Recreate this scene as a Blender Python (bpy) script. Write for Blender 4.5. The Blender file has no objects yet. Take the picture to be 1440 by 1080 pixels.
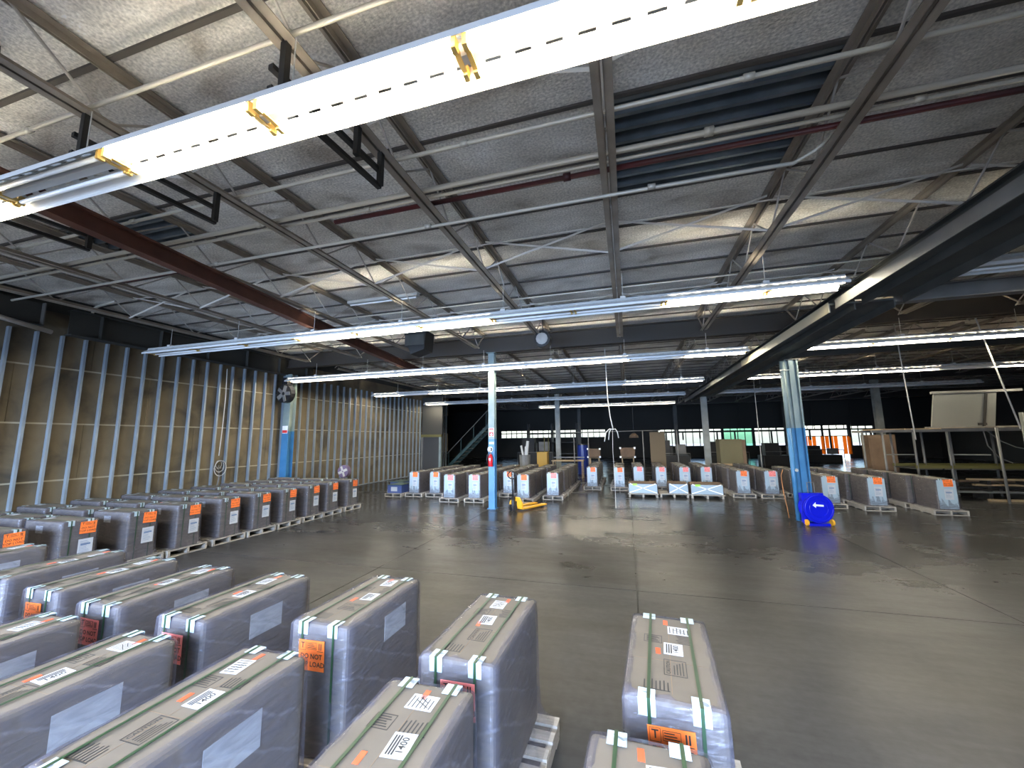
import bpy, bmesh, math, random
from mathutils import Vector, Matrix
random.seed(7)
S = bpy.context.scene
COL = S.collection
PI = math.pi

# ------------------------------------------------------------------ camera, sky, daylight, exposure
F_PX, PITCH, YAW, ROLL, CAM_H = 553.4, 0.1398, 0.2806, -0.0124, 2.1
c, s = math.cos, math.sin
fwd = Vector((-s(YAW)*c(PITCH), c(YAW)*c(PITCH), s(PITCH)))
rt = Vector((c(YAW), s(YAW), 0)); up = rt.cross(fwd)
r2 = rt*c(ROLL) + up*s(ROLL); u2 = -rt*s(ROLL) + up*c(ROLL)
cam_d = bpy.data.cameras.new('camera'); cam = bpy.data.objects.new('camera', cam_d); COL.objects.link(cam)
cam_d.sensor_fit = 'HORIZONTAL'; cam_d.sensor_width = 36; cam_d.lens = F_PX/1440*36
cam_d.clip_start = 0.05; cam_d.clip_end = 300
cam.matrix_world = Matrix(((r2.x, u2.x, -fwd.x, 0), (r2.y, u2.y, -fwd.y, 0), (r2.z, u2.z, -fwd.z, CAM_H), (0, 0, 0, 1)))
S.camera = cam

w = bpy.data.worlds.new('sky'); S.world = w; w.use_nodes = True
nt = w.node_tree; bg = nt.nodes['Background']
sky = nt.nodes.new('ShaderNodeTexSky'); sky.sky_type = 'NISHITA'; sky.sun_disc = False
sky.sun_elevation = math.radians(42); sky.sun_rotation = math.radians(200); sky.dust_density = 2.5
nt.links.new(sky.outputs[0], bg.inputs[0]); bg.inputs[1].default_value = 0.36

TUBE_POWER = 29.0
def door_light(x, y, wd, ht, power, col, rx=90, rz=0):
    l = bpy.data.lights.new('door_daylight', 'AREA'); l.shape = 'RECTANGLE'; l.size = wd; l.size_y = ht
    l.energy = power; l.color = col; l.spread = math.radians(95)
    o = bpy.data.objects.new('door_daylight', l); COL.objects.link(o)
    o.location = (x, y, 1.85); o.rotation_euler = (math.radians(rx), 0, math.radians(rz))
for dx in (-9.6, -4.8, 0.0):                         # daylight falling in through the open dock doors behind the camera
    door_light(dx, -3.1, 3.4, 3.4, 225, (0.44, 0.64, 1.0), 68)
S.view_settings.view_transform = 'Standard'; S.view_settings.look = 'None'
S.view_settings.gamma = 1; S.view_settings.use_curve_mapping = False
S.view_settings.exposure = 1.85
S.cycles.use_denoising = True

# ------------------------------------------------------------------ materials
MATS = {}
def mat(name, col, rough=0.6, metal=0.0, emit=None, power=0, spec=0.5):
    m = bpy.data.materials.new(name); m.use_nodes = True; b = m.node_tree.nodes['Principled BSDF']
    b.inputs['Base Color'].default_value = (*col, 1); b.inputs['Roughness'].default_value = rough
    b.inputs['Metallic'].default_value = metal; b.inputs['Specular IOR Level'].default_value = spec
    if emit: b.inputs['Emission Color'].default_value = (*emit, 1); b.inputs['Emission Strength'].default_value = power
    MATS[name] = m; return m
def N(m, t): return m.node_tree.nodes.new(t)
def L(m, a, b): m.node_tree.links.new(a, b)
def noisy(name, stops, scale=4.0, detail=6, rough=0.6, metal=0.0, bump=0.0, bscale=None, stretch=(1, 1, 1), coord='Object', spec=0.5, dist=0.0):
    """procedural colour from a noise through a ramp, with optional fine relief"""
    m = mat(name, stops[0][1], rough, metal, spec=spec); b = m.node_tree.nodes['Principled BSDF']
    tc = N(m, 'ShaderNodeTexCoord'); mp = N(m, 'ShaderNodeMapping'); mp.inputs['Scale'].default_value = stretch
    L(m, tc.outputs[coord] if coord != 'World' else N(m, 'ShaderNodeNewGeometry').outputs['Position'], mp.inputs[0])
    n = N(m, 'ShaderNodeTexNoise'); n.inputs['Scale'].default_value = scale; n.inputs['Detail'].default_value = detail
    n.inputs['Distortion'].default_value = dist
    L(m, mp.outputs[0], n.inputs[0])
    r = N(m, 'ShaderNodeValToRGB'); e = r.color_ramp.elements
    while len(e) < len(stops): e.new(0.5)
    for el, (p, cl) in zip(e, stops): el.position = p; el.color = (*cl, 1)
    L(m, n.outputs['Fac'], r.inputs[0]); L(m, r.outputs[0], b.inputs['Base Color'])
    if bump:
        n2 = N(m, 'ShaderNodeTexNoise'); n2.inputs['Scale'].default_value = bscale or scale*6; n2.inputs['Detail'].default_value = 5
        L(m, mp.outputs[0], n2.inputs[0])
        bp = N(m, 'ShaderNodeBump'); bp.inputs['Strength'].default_value = bump; bp.inputs['Distance'].default_value = 0.02
        L(m, n2.outputs['Fac'], bp.inputs['Height']); L(m, bp.outputs[0], b.inputs['Normal'])
    return m

CARD = noisy('cardboard', [(0.3, (0.108, 0.090, 0.070)), (0.7, (0.142, 0.121, 0.097))], 3, 5, 0.75)
CRATE = noisy('brown_fibreboard', [(0.3, (0.10, 0.062, 0.036)), (0.7, (0.145, 0.092, 0.054))], 3, 5, 0.8)
WOOD = noisy('pallet_wood', [(0.25, (0.25, 0.22, 0.18)), (0.75, (0.42, 0.39, 0.345))], 6, 6, 0.8, stretch=(1, 8, 8), bump=0.2)
STRAP = mat('green_strap', (0.014, 0.042, 0.016), 0.45)
PROT = mat('white_card_corner', (0.36, 0.44, 0.47), 0.5)
DAYLIT_WRAP = mat('painted_daylight_wrap', (0.30, 0.39, 0.46), 0.35)  # pale wrap layer with the bluish daylight on end faces put into its colour
PAPER = mat('white_paper', (0.42, 0.44, 0.47), 0.55)
ORANGE = mat('orange_label_paper', (0.95, 0.19, 0.03), 0.5)
PINK = mat('pink_orange_label_paper', (0.95, 0.26, 0.24), 0.5)
REDSTRIP = mat('red_sticker', (0.75, 0.09, 0.03), 0.5)
INK = mat('black_ink', (0.02, 0.02, 0.02), 0.6)
LIME = mat('lime_label', (0.35, 0.75, 0.08), 0.5)
def film_mat():
    m = mat('stretch_film', (0.108, 0.104, 0.134), 0.15); b = m.node_tree.nodes['Principled BSDF']  # faint blue of the reflected sky is put into the film's base colour
    out = m.node_tree.nodes['Material Output']
    tr = N(m, 'ShaderNodeBsdfTransparent'); mx = N(m, 'ShaderNodeMixShader')
    tc = N(m, 'ShaderNodeTexCoord'); mp = N(m, 'ShaderNodeMapping'); mp.inputs['Scale'].default_value = (1.2, 1.2, 5.0)
    mp.inputs['Rotation'].default_value = (0.25, 0.3, 0)
    L(m, tc.outputs['Object'], mp.inputs[0])
    n = N(m, 'ShaderNodeTexNoise'); n.inputs['Scale'].default_value = 3.5; n.inputs['Detail'].default_value = 6; n.inputs['Distortion'].default_value = 1.2
    L(m, mp.outputs[0], n.inputs[0])
    r = N(m, 'ShaderNodeMapRange'); r.inputs[1].default_value = 0.3; r.inputs[2].default_value = 0.75
    r.inputs[3].default_value = 0.22; r.inputs[4].default_value = 0.56
    L(m, n.outputs['Fac'], r.inputs[0])
    bp = N(m, 'ShaderNodeBump'); bp.inputs['Strength'].default_value = 0.6; bp.inputs['Distance'].default_value = 0.04
    L(m, n.outputs['Fac'], bp.inputs['Height']); L(m, bp.outputs[0], b.inputs['Normal'])
    m2 = N(m, 'ShaderNodeMapping'); m2.inputs['Rotation'].default_value = (0.5, 0.45, 0.2); L(m, tc.outputs['Object'], m2.inputs[0])
    wv = N(m, 'ShaderNodeTexWave'); wv.bands_direction = 'Z'; wv.inputs['Scale'].default_value = 2.3; wv.inputs['Distortion'].default_value = 2.2; wv.inputs['Detail'].default_value = 4; wv.inputs['Detail Scale'].default_value = 2.0
    L(m, m2.outputs[0], wv.inputs[0])
    ws = N(m, 'ShaderNodeMapRange'); ws.inputs[1].default_value = 0.95; ws.inputs[2].default_value = 1.0; ws.inputs[3].default_value = 0.0; ws.inputs[4].default_value = 0.10
    L(m, wv.outputs['Fac'], ws.inputs[0])
    cm = N(m, 'ShaderNodeMix'); cm.data_type = 'RGBA'; cm.inputs[6].default_value = (0.108, 0.104, 0.134, 1); cm.inputs[7].default_value = (0.34, 0.34, 0.39, 1)  # thin diagonal sheen highlights painted as a paler film colour
    wc = N(m, 'ShaderNodeMath'); wc.operation = 'MULTIPLY'; wc.inputs[1].default_value = 2.2; L(m, ws.outputs[0], wc.inputs[0]); L(m, wc.outputs[0], cm.inputs[0]); L(m, cm.outputs[2], b.inputs['Base Color'])
    ad = N(m, 'ShaderNodeMath'); ad.operation = 'ADD'; L(m, r.outputs[0], ad.inputs[0]); L(m, ws.outputs[0], ad.inputs[1])
    L(m, ad.outputs[0], mx.inputs[0]); L(m, tr.outputs[0], mx.inputs[1]); L(m, b.outputs[0], mx.inputs[2])
    L(m, mx.outputs[0], out.inputs[0]); return m
FILM = film_mat()

STUD = noisy('galvanised_stud', [(0.3, (0.22, 0.26, 0.30)), (0.7, (0.33, 0.38, 0.42))], 5, 4, 0.45, 0.3, stretch=(1, 1, 0.3))
BOARD = noisy('tan_wallboard', [(0.30, (0.07, 0.06, 0.045)), (0.5, (0.165, 0.13, 0.080)), (0.72, (0.20, 0.158, 0.10))], 1.1, 8, 0.85, coord='World', dist=0.6)
TAPE = mat('joint_tape', (0.40, 0.36, 0.27), 0.8)
JOIST = noisy('joist_paint', [(0.3, (0.24, 0.20, 0.155)), (0.7, (0.37, 0.32, 0.26))], 3, 6, 0.55, bump=0.08)
WEB = noisy('web_bar_paint', [(0.3, (0.36, 0.33, 0.29)), (0.7, (0.56, 0.52, 0.47))], 3, 6, 0.5)
TEE = mat('dark_bulb_tee', (0.085, 0.075, 0.065), 0.7)
BRACE = mat('pale_brace_paint', (0.66, 0.62, 0.55), 0.5)
CONDUIT = mat('pale_conduit', (0.60, 0.56, 0.47), 0.4, 0.2)
REDPIPE = noisy('sprinkler_pipe_paint', [(0.35, (0.04, 0.018, 0.016)), (0.65, (0.11, 0.018, 0.02))], 1.5, 3, 0.5)
RUST = noisy('rust_red_steel', [(0.3, (0.075, 0.028, 0.018)), (0.7, (0.15, 0.055, 0.032))], 3, 6, 0.65)
DARK = mat('dark_steel', (0.035, 0.033, 0.03), 0.55, 0.3)
GREYSTEEL = noisy('grey_steel', [(0.3, (0.12, 0.117, 0.108)), (0.7, (0.20, 0.193, 0.178))], 2, 6, 0.5, bump=0.05)
OLIVESTEEL = noisy('olive_grey_beam', [(0.3, (0.05, 0.05, 0.043)), (0.7, (0.085, 0.083, 0.072))], 2, 5, 0.6)
BROWNSTEEL = mat('dark_brown_steel', (0.045, 0.038, 0.030), 0.65)
HEADSTEEL = mat('grimy_head_beam', (0.04, 0.039, 0.033), 0.65)
PLATE = mat('buff_end_plate', (0.60, 0.52, 0.36), 0.5)
CORR = noisy('corrugated_deck_steel', [(0.3, (0.13, 0.155, 0.175)), (0.7, (0.25, 0.285, 0.31))], 2, 4, 0.32, 0.65)
TECT = noisy('roof_board_fibre', [(0.30, (0.40, 0.36, 0.305)), (0.44, (0.66, 0.63, 0.57)), (0.58, (0.78, 0.75, 0.69)), (0.72, (0.93, 0.91, 0.86))], 1.3, 12, 0.9, bump=0.5, bscale=30, coord='World', dist=0.5, stretch=(0.8, 1.5, 1))
def speckle(m, sc, amt):
    """fine light and dark fibres over the base colour"""
    nt = m.node_tree; b = nt.nodes['Principled BSDF']; src = b.inputs['Base Color'].links[0].from_socket
    tc = N(m, 'ShaderNodeTexCoord'); n = N(m, 'ShaderNodeTexNoise'); n.inputs['Scale'].default_value = sc; n.inputs['Detail'].default_value = 3
    L(m, tc.outputs['Object'], n.inputs[0])
    r = N(m, 'ShaderNodeMapRange'); r.inputs[1].default_value = 0.3; r.inputs[2].default_value = 0.7; r.inputs[3].default_value = 1-amt; r.inputs[4].default_value = 1+amt
    L(m, n.outputs['Fac'], r.inputs[0])
    mx = N(m, 'ShaderNodeMix'); mx.data_type = 'RGBA'; mx.blend_type = 'MULTIPLY'; mx.inputs[0].default_value = 1
    L(m, src, mx.inputs[6]); L(m, r.outputs[0], mx.inputs[7]); L(m, mx.outputs[2], b.inputs['Base Color'])
speckle(TECT, 36, 0.28)
ENAMEL = mat('white_enamel', (0.66, 0.66, 0.64), 0.35)
LIPMAT = mat('aged_enamel', (0.46, 0.46, 0.44), 0.4)
TUBE_ON = mat('lit_fluorescent_tube', (1, 1, 1), 0.3, emit=(1.0, 0.91, 0.72), power=TUBE_POWER)
TUBE_OFF = mat('unlit_fluorescent_tube', (0.86, 0.87, 0.86), 0.25)
SOCK = mat('yellowed_lampholder', (0.55, 0.36, 0.10), 0.5)
WIRE = mat('pale_wire', (0.55, 0.53, 0.48), 0.5)
BLUE = noisy('column_blue_paint', [(0.3, (0.035, 0.15, 0.31)), (0.7, (0.055, 0.20, 0.38))], 3, 5, 0.4)
PALE = noisy('column_pale_paint', [(0.3, (0.18, 0.235, 0.228)), (0.7, (0.25, 0.305, 0.293))], 3, 5, 0.45)
GREYCOL = noisy('column_grey_paint', [(0.3, (0.20, 0.20, 0.17)), (0.7, (0.30, 0.30, 0.26))], 3, 5, 0.5)
REELBLUE = mat('royal_blue_enamel', (0.006, 0.012, 0.50), 0.25)
WHITE = mat('white_paint', (0.85, 0.85, 0.85), 0.5)
RED = mat('extinguisher_red', (0.50, 0.012, 0.02), 0.3)
SIGNRED = mat('sign_red', (0.62, 0.03, 0.03), 0.4)
BLACK = mat('black_plastic', (0.012, 0.012, 0.014), 0.4)
JACKY = mat('jack_yellow_paint', (0.75, 0.36, 0.02), 0.4)
RUBBER = mat('rubber', (0.02, 0.02, 0.02), 0.8)
YELLOW = mat('yellow_crate_paint', (0.33, 0.19, 0.015), 0.6)
LINTEL = mat('olive_yellow_paint', (0.12, 0.105, 0.028), 0.6)
DOORM = mat('dark_door_paint', (0.05, 0.05, 0.05), 0.5)
OLIVE = mat('olive_board', (0.105, 0.090, 0.045), 0.8)
TANB = mat('tan_board', (0.12, 0.088, 0.05), 0.8)
ORB = mat('orange_vinyl', (0.9, 0.25, 0.03), 0.5)
TEAL = mat('teal_paint', (0.018, 0.05, 0.048), 0.5)
LTGREY = mat('light_grey_sheet', (0.17, 0.172, 0.155), 0.45)
TIMBER = noisy('timber', [(0.3, (0.25, 0.17, 0.09)), (0.7, (0.42, 0.31, 0.18))], 3, 5, 0.75, stretch=(1, 6, 6))
PURPLE = mat('faded_purple_plastic', (0.17, 0.12, 0.20), 0.5)
ASPH = mat('yard_asphalt', (0.30, 0.30, 0.29), 0.9)
PLASTER = mat('dark_painted_block', (0.05, 0.048, 0.042), 0.85)
def glass_mat(name, col, fac):
    m = mat(name, col, 0.05); b = m.node_tree.nodes['Principled BSDF']; out = m.node_tree.nodes['Material Output']
    tr = N(m, 'ShaderNodeBsdfTransparent'); tr.inputs[0].default_value = (*col, 1); mx = N(m, 'ShaderNodeMixShader'); mx.inputs[0].default_value = fac
    L(m, tr.outputs[0], mx.inputs[1]); L(m, b.outputs[0], mx.inputs[2]); L(m, mx.outputs[0], out.inputs[0]); return m
GLASS = glass_mat('window_glass', (0.95, 0.97, 0.97), 0.12)
GGLASS = glass_mat('green_window_glass', (0.55, 0.86, 0.72), 0.15)
def orange_lit_mat():
    m = mat('translucent_orange_panel', (0.95, 0.30, 0.05), 0.3); b = m.node_tree.nodes['Principled BSDF']; out = m.node_tree.nodes['Material Output']
    t = N(m, 'ShaderNodeBsdfTranslucent'); t.inputs[0].default_value = (0.95, 0.36, 0.07, 1); mx = N(m, 'ShaderNodeMixShader'); mx.inputs[0].default_value = 0.25
    L(m, t.outputs[0], mx.inputs[1]); L(m, b.outputs[0], mx.inputs[2]); L(m, mx.outputs[0], out.inputs[0]); return m
ORANGE_LIT = orange_lit_mat()

def floor_mat():
    m = mat('worn_concrete', (0.2, 0.2, 0.2), 0.5, spec=0.13); b = m.node_tree.nodes['Principled BSDF']
    tc = N(m, 'ShaderNodeTexCoord')
    geo = N(m, 'ShaderNodeNewGeometry')
    def noise(sc, det=6, dist=0.0, st=(1, 1, 1), ro=0.5):
        mp = N(m, 'ShaderNodeMapping'); mp.inputs['Scale'].default_value = st; L(m, geo.outputs['Position'], mp.inputs[0])
        n = N(m, 'ShaderNodeTexNoise'); n.inputs['Scale'].default_value = sc; n.inputs['Detail'].default_value = det; n.inputs['Distortion'].default_value = dist; n.inputs['Roughness'].default_value = ro
        L(m, mp.outputs[0], n.inputs[0]); return n.outputs['Fac']
    def ramp(f, stops):
        r = N(m, 'ShaderNodeValToRGB'); e = r.color_ramp.elements
        while len(e) < len(stops): e.new(0.5)
        for el, (p, cl) in zip(e, stops): el.position = p; el.color = (*cl, 1)
        L(m, f, r.inputs[0]); return r.outputs[0]
    base = ramp(noise(0.35, 8, 0.3), [(0.25, (0.028, 0.027, 0.0258)), (0.5, (0.0385, 0.0385, 0.0385)), (0.75, (0.050, 0.050, 0.0502))])
    # dark oily patches and scuffs, strongest in the middle of the bay
    st = ramp(noise(0.8, 12, 0.0, (0.45, 1.2, 1), 0.72), [(0.34, (1.05, 1.05, 1.05)), (0.46, (0.92, 0.90, 0.86)), (0.58, (0.56, 0.52, 0.45)), (0.72, (0.34, 0.31, 0.26))])
    sx = N(m, 'ShaderNodeSeparateXYZ'); L(m, geo.outputs['Position'], sx.inputs[0])
    vd = N(m, 'ShaderNodeVectorMath'); vd.operation = 'DISTANCE'; vd.inputs[1].default_value = (-2.0, 8.0, 0)
    L(m, geo.outputs['Position'], vd.inputs[0])
    mr = N(m, 'ShaderNodeMapRange'); mr.inputs[1].default_value = 2.2; mr.inputs[2].default_value = 5.5; mr.inputs[3].default_value = 1.0; mr.inputs[4].default_value = 0.22
    L(m, vd.outputs['Value'], mr.inputs[0])
    mx = N(m, 'ShaderNodeMix'); mx.data_type = 'RGBA'; mx.blend_type = 'MULTIPLY'
    L(m, mr.outputs[0], mx.inputs[0]); L(m, base, mx.inputs[6]); L(m, st, mx.inputs[7])
    fine = ramp(noise(14, 6), [(0.3, (0.86, 0.86, 0.86)), (0.7, (1.12, 1.12, 1.12))])
    m2 = N(m, 'ShaderNodeMix'); m2.data_type = 'RGBA'; m2.blend_type = 'MULTIPLY'; m2.inputs[0].default_value = 1
    L(m, mx.outputs[2], m2.inputs[6]); L(m, fine, m2.inputs[7])
    scr = ramp(noise(2.0, 9, 0.2, (0.35, 4.0, 1), 0.65), [(0.32, (0.82, 0.82, 0.82)), (0.68, (1.18, 1.18, 1.18))])
    m3 = N(m, 'ShaderNodeMix'); m3.data_type = 'RGBA'; m3.blend_type = 'MULTIPLY'; m3.inputs[0].default_value = 1
    L(m, m2.outputs[2], m3.inputs[6]); L(m, scr, m3.inputs[7]); L(m, m3.outputs[2], b.inputs['Base Color'])
    rr = N(m, 'ShaderNodeMapRange'); rr.inputs[1].default_value = 0.30; rr.inputs[2].default_value = 0.70; rr.inputs[3].default_value = 0.27; rr.inputs[4].default_value = 0.46
    L(m, noise(0.7, 12, 0.0, (0.6, 1.2, 1), 0.7), rr.inputs[0]); yr = N(m, 'ShaderNodeMapRange'); yr.inputs[1].default_value = 5.5; yr.inputs[2].default_value = 10.0; yr.inputs[3].default_value = 0.0; yr.inputs[4].default_value = 0.13
    L(m, sx.outputs['Y'], yr.inputs[0]); sb = N(m, 'ShaderNodeMath'); sb.operation = 'SUBTRACT'; L(m, rr.outputs[0], sb.inputs[0]); L(m, yr.outputs[0], sb.inputs[1])
    L(m, sb.outputs[0], b.inputs['Roughness'])
    bp = N(m, 'ShaderNodeBump'); bp.inputs['Strength'].default_value = 0.06; bp.inputs['Distance'].default_value = 0.02
    L(m, noise(5, 6), bp.inputs['Height']); L(m, bp.outputs[0], b.inputs['Normal'])
    return m
FLOOR = floor_mat()

# ------------------------------------------------------------------ mesh helpers
class MB:
    """collects boxes, bars, tubes and plates into one mesh; each face keeps a material index"""
    def __init__(self): self.v = []; self.f = []; self.m = []
    def face(self, idx, mi=0): self.f.append(idx); self.m.append(mi)
    def box(self, x0, x1, y0, y1, z0, z1, mi=0):
        b = len(self.v)
        self.v += [(x, y, z) for z in (z0, z1) for y in (y0, y1) for x in (x0, x1)]
        for q in ((0, 2, 3, 1), (4, 5, 7, 6), (0, 1, 5, 4), (2, 6, 7, 3), (0, 4, 6, 2), (1, 3, 7, 5)): self.face([b+i for i in q], mi)
        return self
    def cbox(self, cx, cy, cz, sx, sy, sz, mi=0): return self.box(cx-sx/2, cx+sx/2, cy-sy/2, cy+sy/2, cz-sz/2, cz+sz/2, mi)
    def bar(self, p0, p1, wd, ht, mi=0, upv=(0, 0, 1)):
        p0 = Vector(p0); p1 = Vector(p1); d = (p1-p0).normalized(); u = Vector(upv)
        if abs(d.dot(u)) > 0.98: u = Vector((0, 1, 0))
        r = d.cross(u).normalized(); u = r.cross(d); b = len(self.v)
        for p in (p0, p1):
            for a, e in ((-1, -1), (1, -1), (1, 1), (-1, 1)): self.v.append(tuple(p + r*a*wd/2 + u*e*ht/2))
        for q in ((0, 1, 2, 3), (7, 6, 5, 4), (0, 4, 5, 1), (1, 5, 6, 2), (2, 6, 7, 3), (3, 7, 4, 0)): self.face([b+i for i in q], mi)
        return self
    def tube(self, pts, r, n=8, mi=0, cap=True):
        pts = [Vector(p) for p in pts]; b = len(self.v); pu = None
        for i, p in enumerate(pts):
            d = (pts[min(i+1, len(pts)-1)] - pts[max(i-1, 0)]).normalized()
            u = pu if pu is not None else (Vector((0, 0, 1)) if abs(d.z) < 0.9 else Vector((0, 1, 0)))
            a = d.cross(u).normalized(); u = a.cross(d); pu = u
            rr = r[i] if isinstance(r, (list, tuple)) else r
            for k in range(n): t = 2*PI*k/n; self.v.append(tuple(p + (a*c(t) + u*s(t))*rr))
        for i in range(len(pts)-1):
            for k in range(n):
                k2 = (k+1) % n; self.face([b+i*n+k, b+i*n+k2, b+(i+1)*n+k2, b+(i+1)*n+k], mi)
        if cap: self.face([b+k for k in range(n)][::-1], mi); self.face([b+(len(pts)-1)*n+k for k in range(n)], mi)
        return self
    def prism(self, pts, y0, y1, mi=0, axis='y'):
        """closed outline in (a,b) extruded along an axis"""
        b = len(self.v); n = len(pts)
        for t in (y0, y1):
            for a, e in pts: self.v.append({'y': (a, t, e), 'x': (t, a, e), 'z': (a, e, t)}[axis])
        self.face([b+i for i in range(n)], mi); self.face([b+n+i for i in range(n)][::-1], mi)
        for i in range(n): j = (i+1) % n; self.face([b+i, b+n+i, b+n+j, b+j], mi)
        return self
    def add(self, verts, faces, fn, mi=0):
        b = len(self.v); self.v += [fn(v) for v in verts]
        for f in faces: self.face([b+i for i in f], mi)
        return self
    def mesh(self, name, mats, smooth=False, fix=True):
        me = bpy.data.meshes.new(name); me.from_pydata(self.v, [], self.f)
        for m in (mats if isinstance(mats, (list, tuple)) else [mats]): me.materials.append(m)
        for p, mi in zip(me.polygons, self.m): p.material_index = mi; p.use_smooth = smooth
        if fix:
            bm = bmesh.new(); bm.from_mesh(me); bmesh.ops.recalc_face_normals(bm, faces=bm.faces); bm.to_mesh(me); bm.free()
        me.update(); return me
def O(name, me, parent=None, loc=(0, 0, 0), rz=0.0):
    o = bpy.data.objects.new(name, me); COL.objects.link(o); o.location = loc
    if rz: o.rotation_euler[2] = rz
    if parent is not None: o.parent = parent
    return o
def B(name, mb, mats, parent=None, loc=(0, 0, 0), rz=0.0, smooth=False): return O(name, mb.mesh(name, mats, smooth), parent, loc, rz)
def tag(o, label, cat, group=None):
    o['label'] = label; o['category'] = cat
    if group: o['group'] = group
    return o
def thing(name, label, cat, loc=(0, 0, 0), rz=0.0, group=None): return tag(O(name, None, None, loc, rz), label, cat, group)
def struct(name, mb, mats, parent=None):
    o = B(name, mb, mats, parent)
    if parent is None: o['kind'] = 'structure'
    return o
def copy_tree(o, parent=None):
    cpy = o.copy(); COL.objects.link(cpy)
    if parent is not None: cpy.parent = parent
    for ch in o.children: copy_tree(ch, cpy)
    return cpy
def bevelled(x, y, z, bev, seg=2):
    bm = bmesh.new(); bmesh.ops.create_cube(bm, size=1); bmesh.ops.scale(bm, vec=(x, y, z), verts=bm.verts)
    bmesh.ops.bevel(bm, geom=bm.edges[:], offset=bev, segments=seg, affect='EDGES', profile=0.5); return bm
TEXT_CACHE = {}
def text_geo(txt, size):
    """outline lettering from Blender's built-in font, as plain vertices and faces"""
    if txt not in TEXT_CACHE:
        cu = bpy.data.curves.new('lettering', 'FONT'); cu.body = txt; cu.size = 1; cu.resolution_u = 2; cu.align_x = 'CENTER'; cu.align_y = 'CENTER'; cu.offset = 0.018
        ob = bpy.data.objects.new('lettering', cu); COL.objects.link(ob)
        bpy.context.view_layer.update()
        me = bpy.data.meshes.new_from_object(ob.evaluated_get(bpy.context.evaluated_depsgraph_get()))
        TEXT_CACHE[txt] = ([tuple(v.co) for v in me.vertices], [list(p.vertices) for p in me.polygons])
        bpy.data.objects.remove(ob); bpy.data.curves.remove(cu); bpy.data.meshes.remove(me)
    v, f = TEXT_CACHE[txt]; return [(a*size, b*size, d) for a, b, d in v], f
ORD = ['first', 'second', 'third', 'fourth', 'fifth', 'sixth', 'seventh', 'eighth', 'ninth', 'tenth', 'eleventh', 'twelfth', 'thirteenth', 'fourteenth', 'fifteenth', 'sixteenth', 'seventeenth', 'eighteenth']

# ------------------------------------------------------------------ the setting
XL, XR, YF, YB, ZC = -12.5, 27.0, -2.6, 45.0, 5.5
fl = struct('floor', MB().box(XL-0.2, XR+0.2, YF-0.2, YB+0.2, -0.30, -0.06), FLOOR)
# slabs with sawn joints
SX = [XL] + [0.02+4.13*k for k in range(-3, 7)] + [XR]; SX = sorted(set(round(x, 3) for x in SX if XL <= x <= XR))
SY = [YF] + [6.05+5.9*k for k in range(-1, 7)] + [YB]
for i in range(len(SX)-1):
    for j in range(len(SY)-1):
        g = 0.007
        B('floor_slab', MB().box(SX[i]+g, SX[i+1]-g, SY[j]+g, SY[j+1]-g, -0.06, 0.0), FLOOR, fl)
struct('ground', MB().box(-90, 110, -90, 160, -0.5, -0.32), ASPH)

# ceiling: slab, roof boards between bulb tees, corrugated patches
ce = struct('ceiling', MB().box(XL-0.2, XR+0.2, YF-0.2, YB+0.2, ZC+0.16, ZC+0.3), TEE)
JX = [-0.05+2.135*k for k in range(-5, 13)]
PX = [XL] + JX + [XR]
TY0, TP = 3.66-0.852*7, 0.852
nrow = int((YB-TY0)/TP)
board = MB().box(0.004, 2.131, 0.012, TP-0.012, 0, 0.07).mesh('roof_board', TECT)
far_boards = MB()
random.seed(3)
for j in range(nrow):
    y = TY0 + j*TP
    for i in range(len(PX)-1):
        x0, x1 = PX[i], PX[i+1]
        hole = (abs(x0+0.05) < 0.1 and j in (7, 8)) or (abs(x0-JX[1]) < 0.1 and j == 7)
        if hole: continue
        if j < 18 and 0 < i < 16:
            o = O('roof_board', board, ce, (x0, y, ZC + random.uniform(-0.004, 0.006)))
        else: far_boards.box(x0+0.004, x1-0.004, y+0.012, y+TP-0.012, ZC, ZC+0.07)
fb = B('roof_boards_beyond', far_boards, TECT, ce); fb['kind'] = 'stuff'
tee = MB().box(XL, XR, -0.022, 0.022, 0, 0.05).box(XL, XR, -0.008, 0.008, 0.05, 0.15).mesh('bulb_tee', TEE)
for j in range(nrow+1): O('bulb_tee', tee, ce, (0, TY0 + j*TP, ZC-0.025))
def corrugated(x0, x1, y0, y1, z, pitch=0.19, amp=0.055):
    mb = MB(); n = max(4, int((y1-y0)/pitch)); pr = []
    for k in range(n):
        a = y0 + (y1-y0)*k/n; p = (y1-y0)/n
        pr += [(a, z), (a+p*0.22, z), (a+p*0.36, z+amp*2), (a+p*0.50, z+amp*2.2), (a+p*0.72, z+amp*2.2), (a+p*0.86, z+amp*2)]
    pr.append((y1, z)); b = len(mb.v)
    for x in (x0, x1): mb.v += [(x, a, e) for a, e in pr]
    for k in range(len(pr)-1): mb.face([k, k+1, len(pr)+k+1, len(pr)+k])
    return mb
B('corrugated_deck', corrugated(-0.02, 2.06, 3.70, 5.34, ZC-0.01), CORR, ce)
B('corrugated_deck', corrugated(JX[1]+0.03, JX[1]+2.1, 3.69, 4.48, ZC-0.01), CORR, ce)

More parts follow.
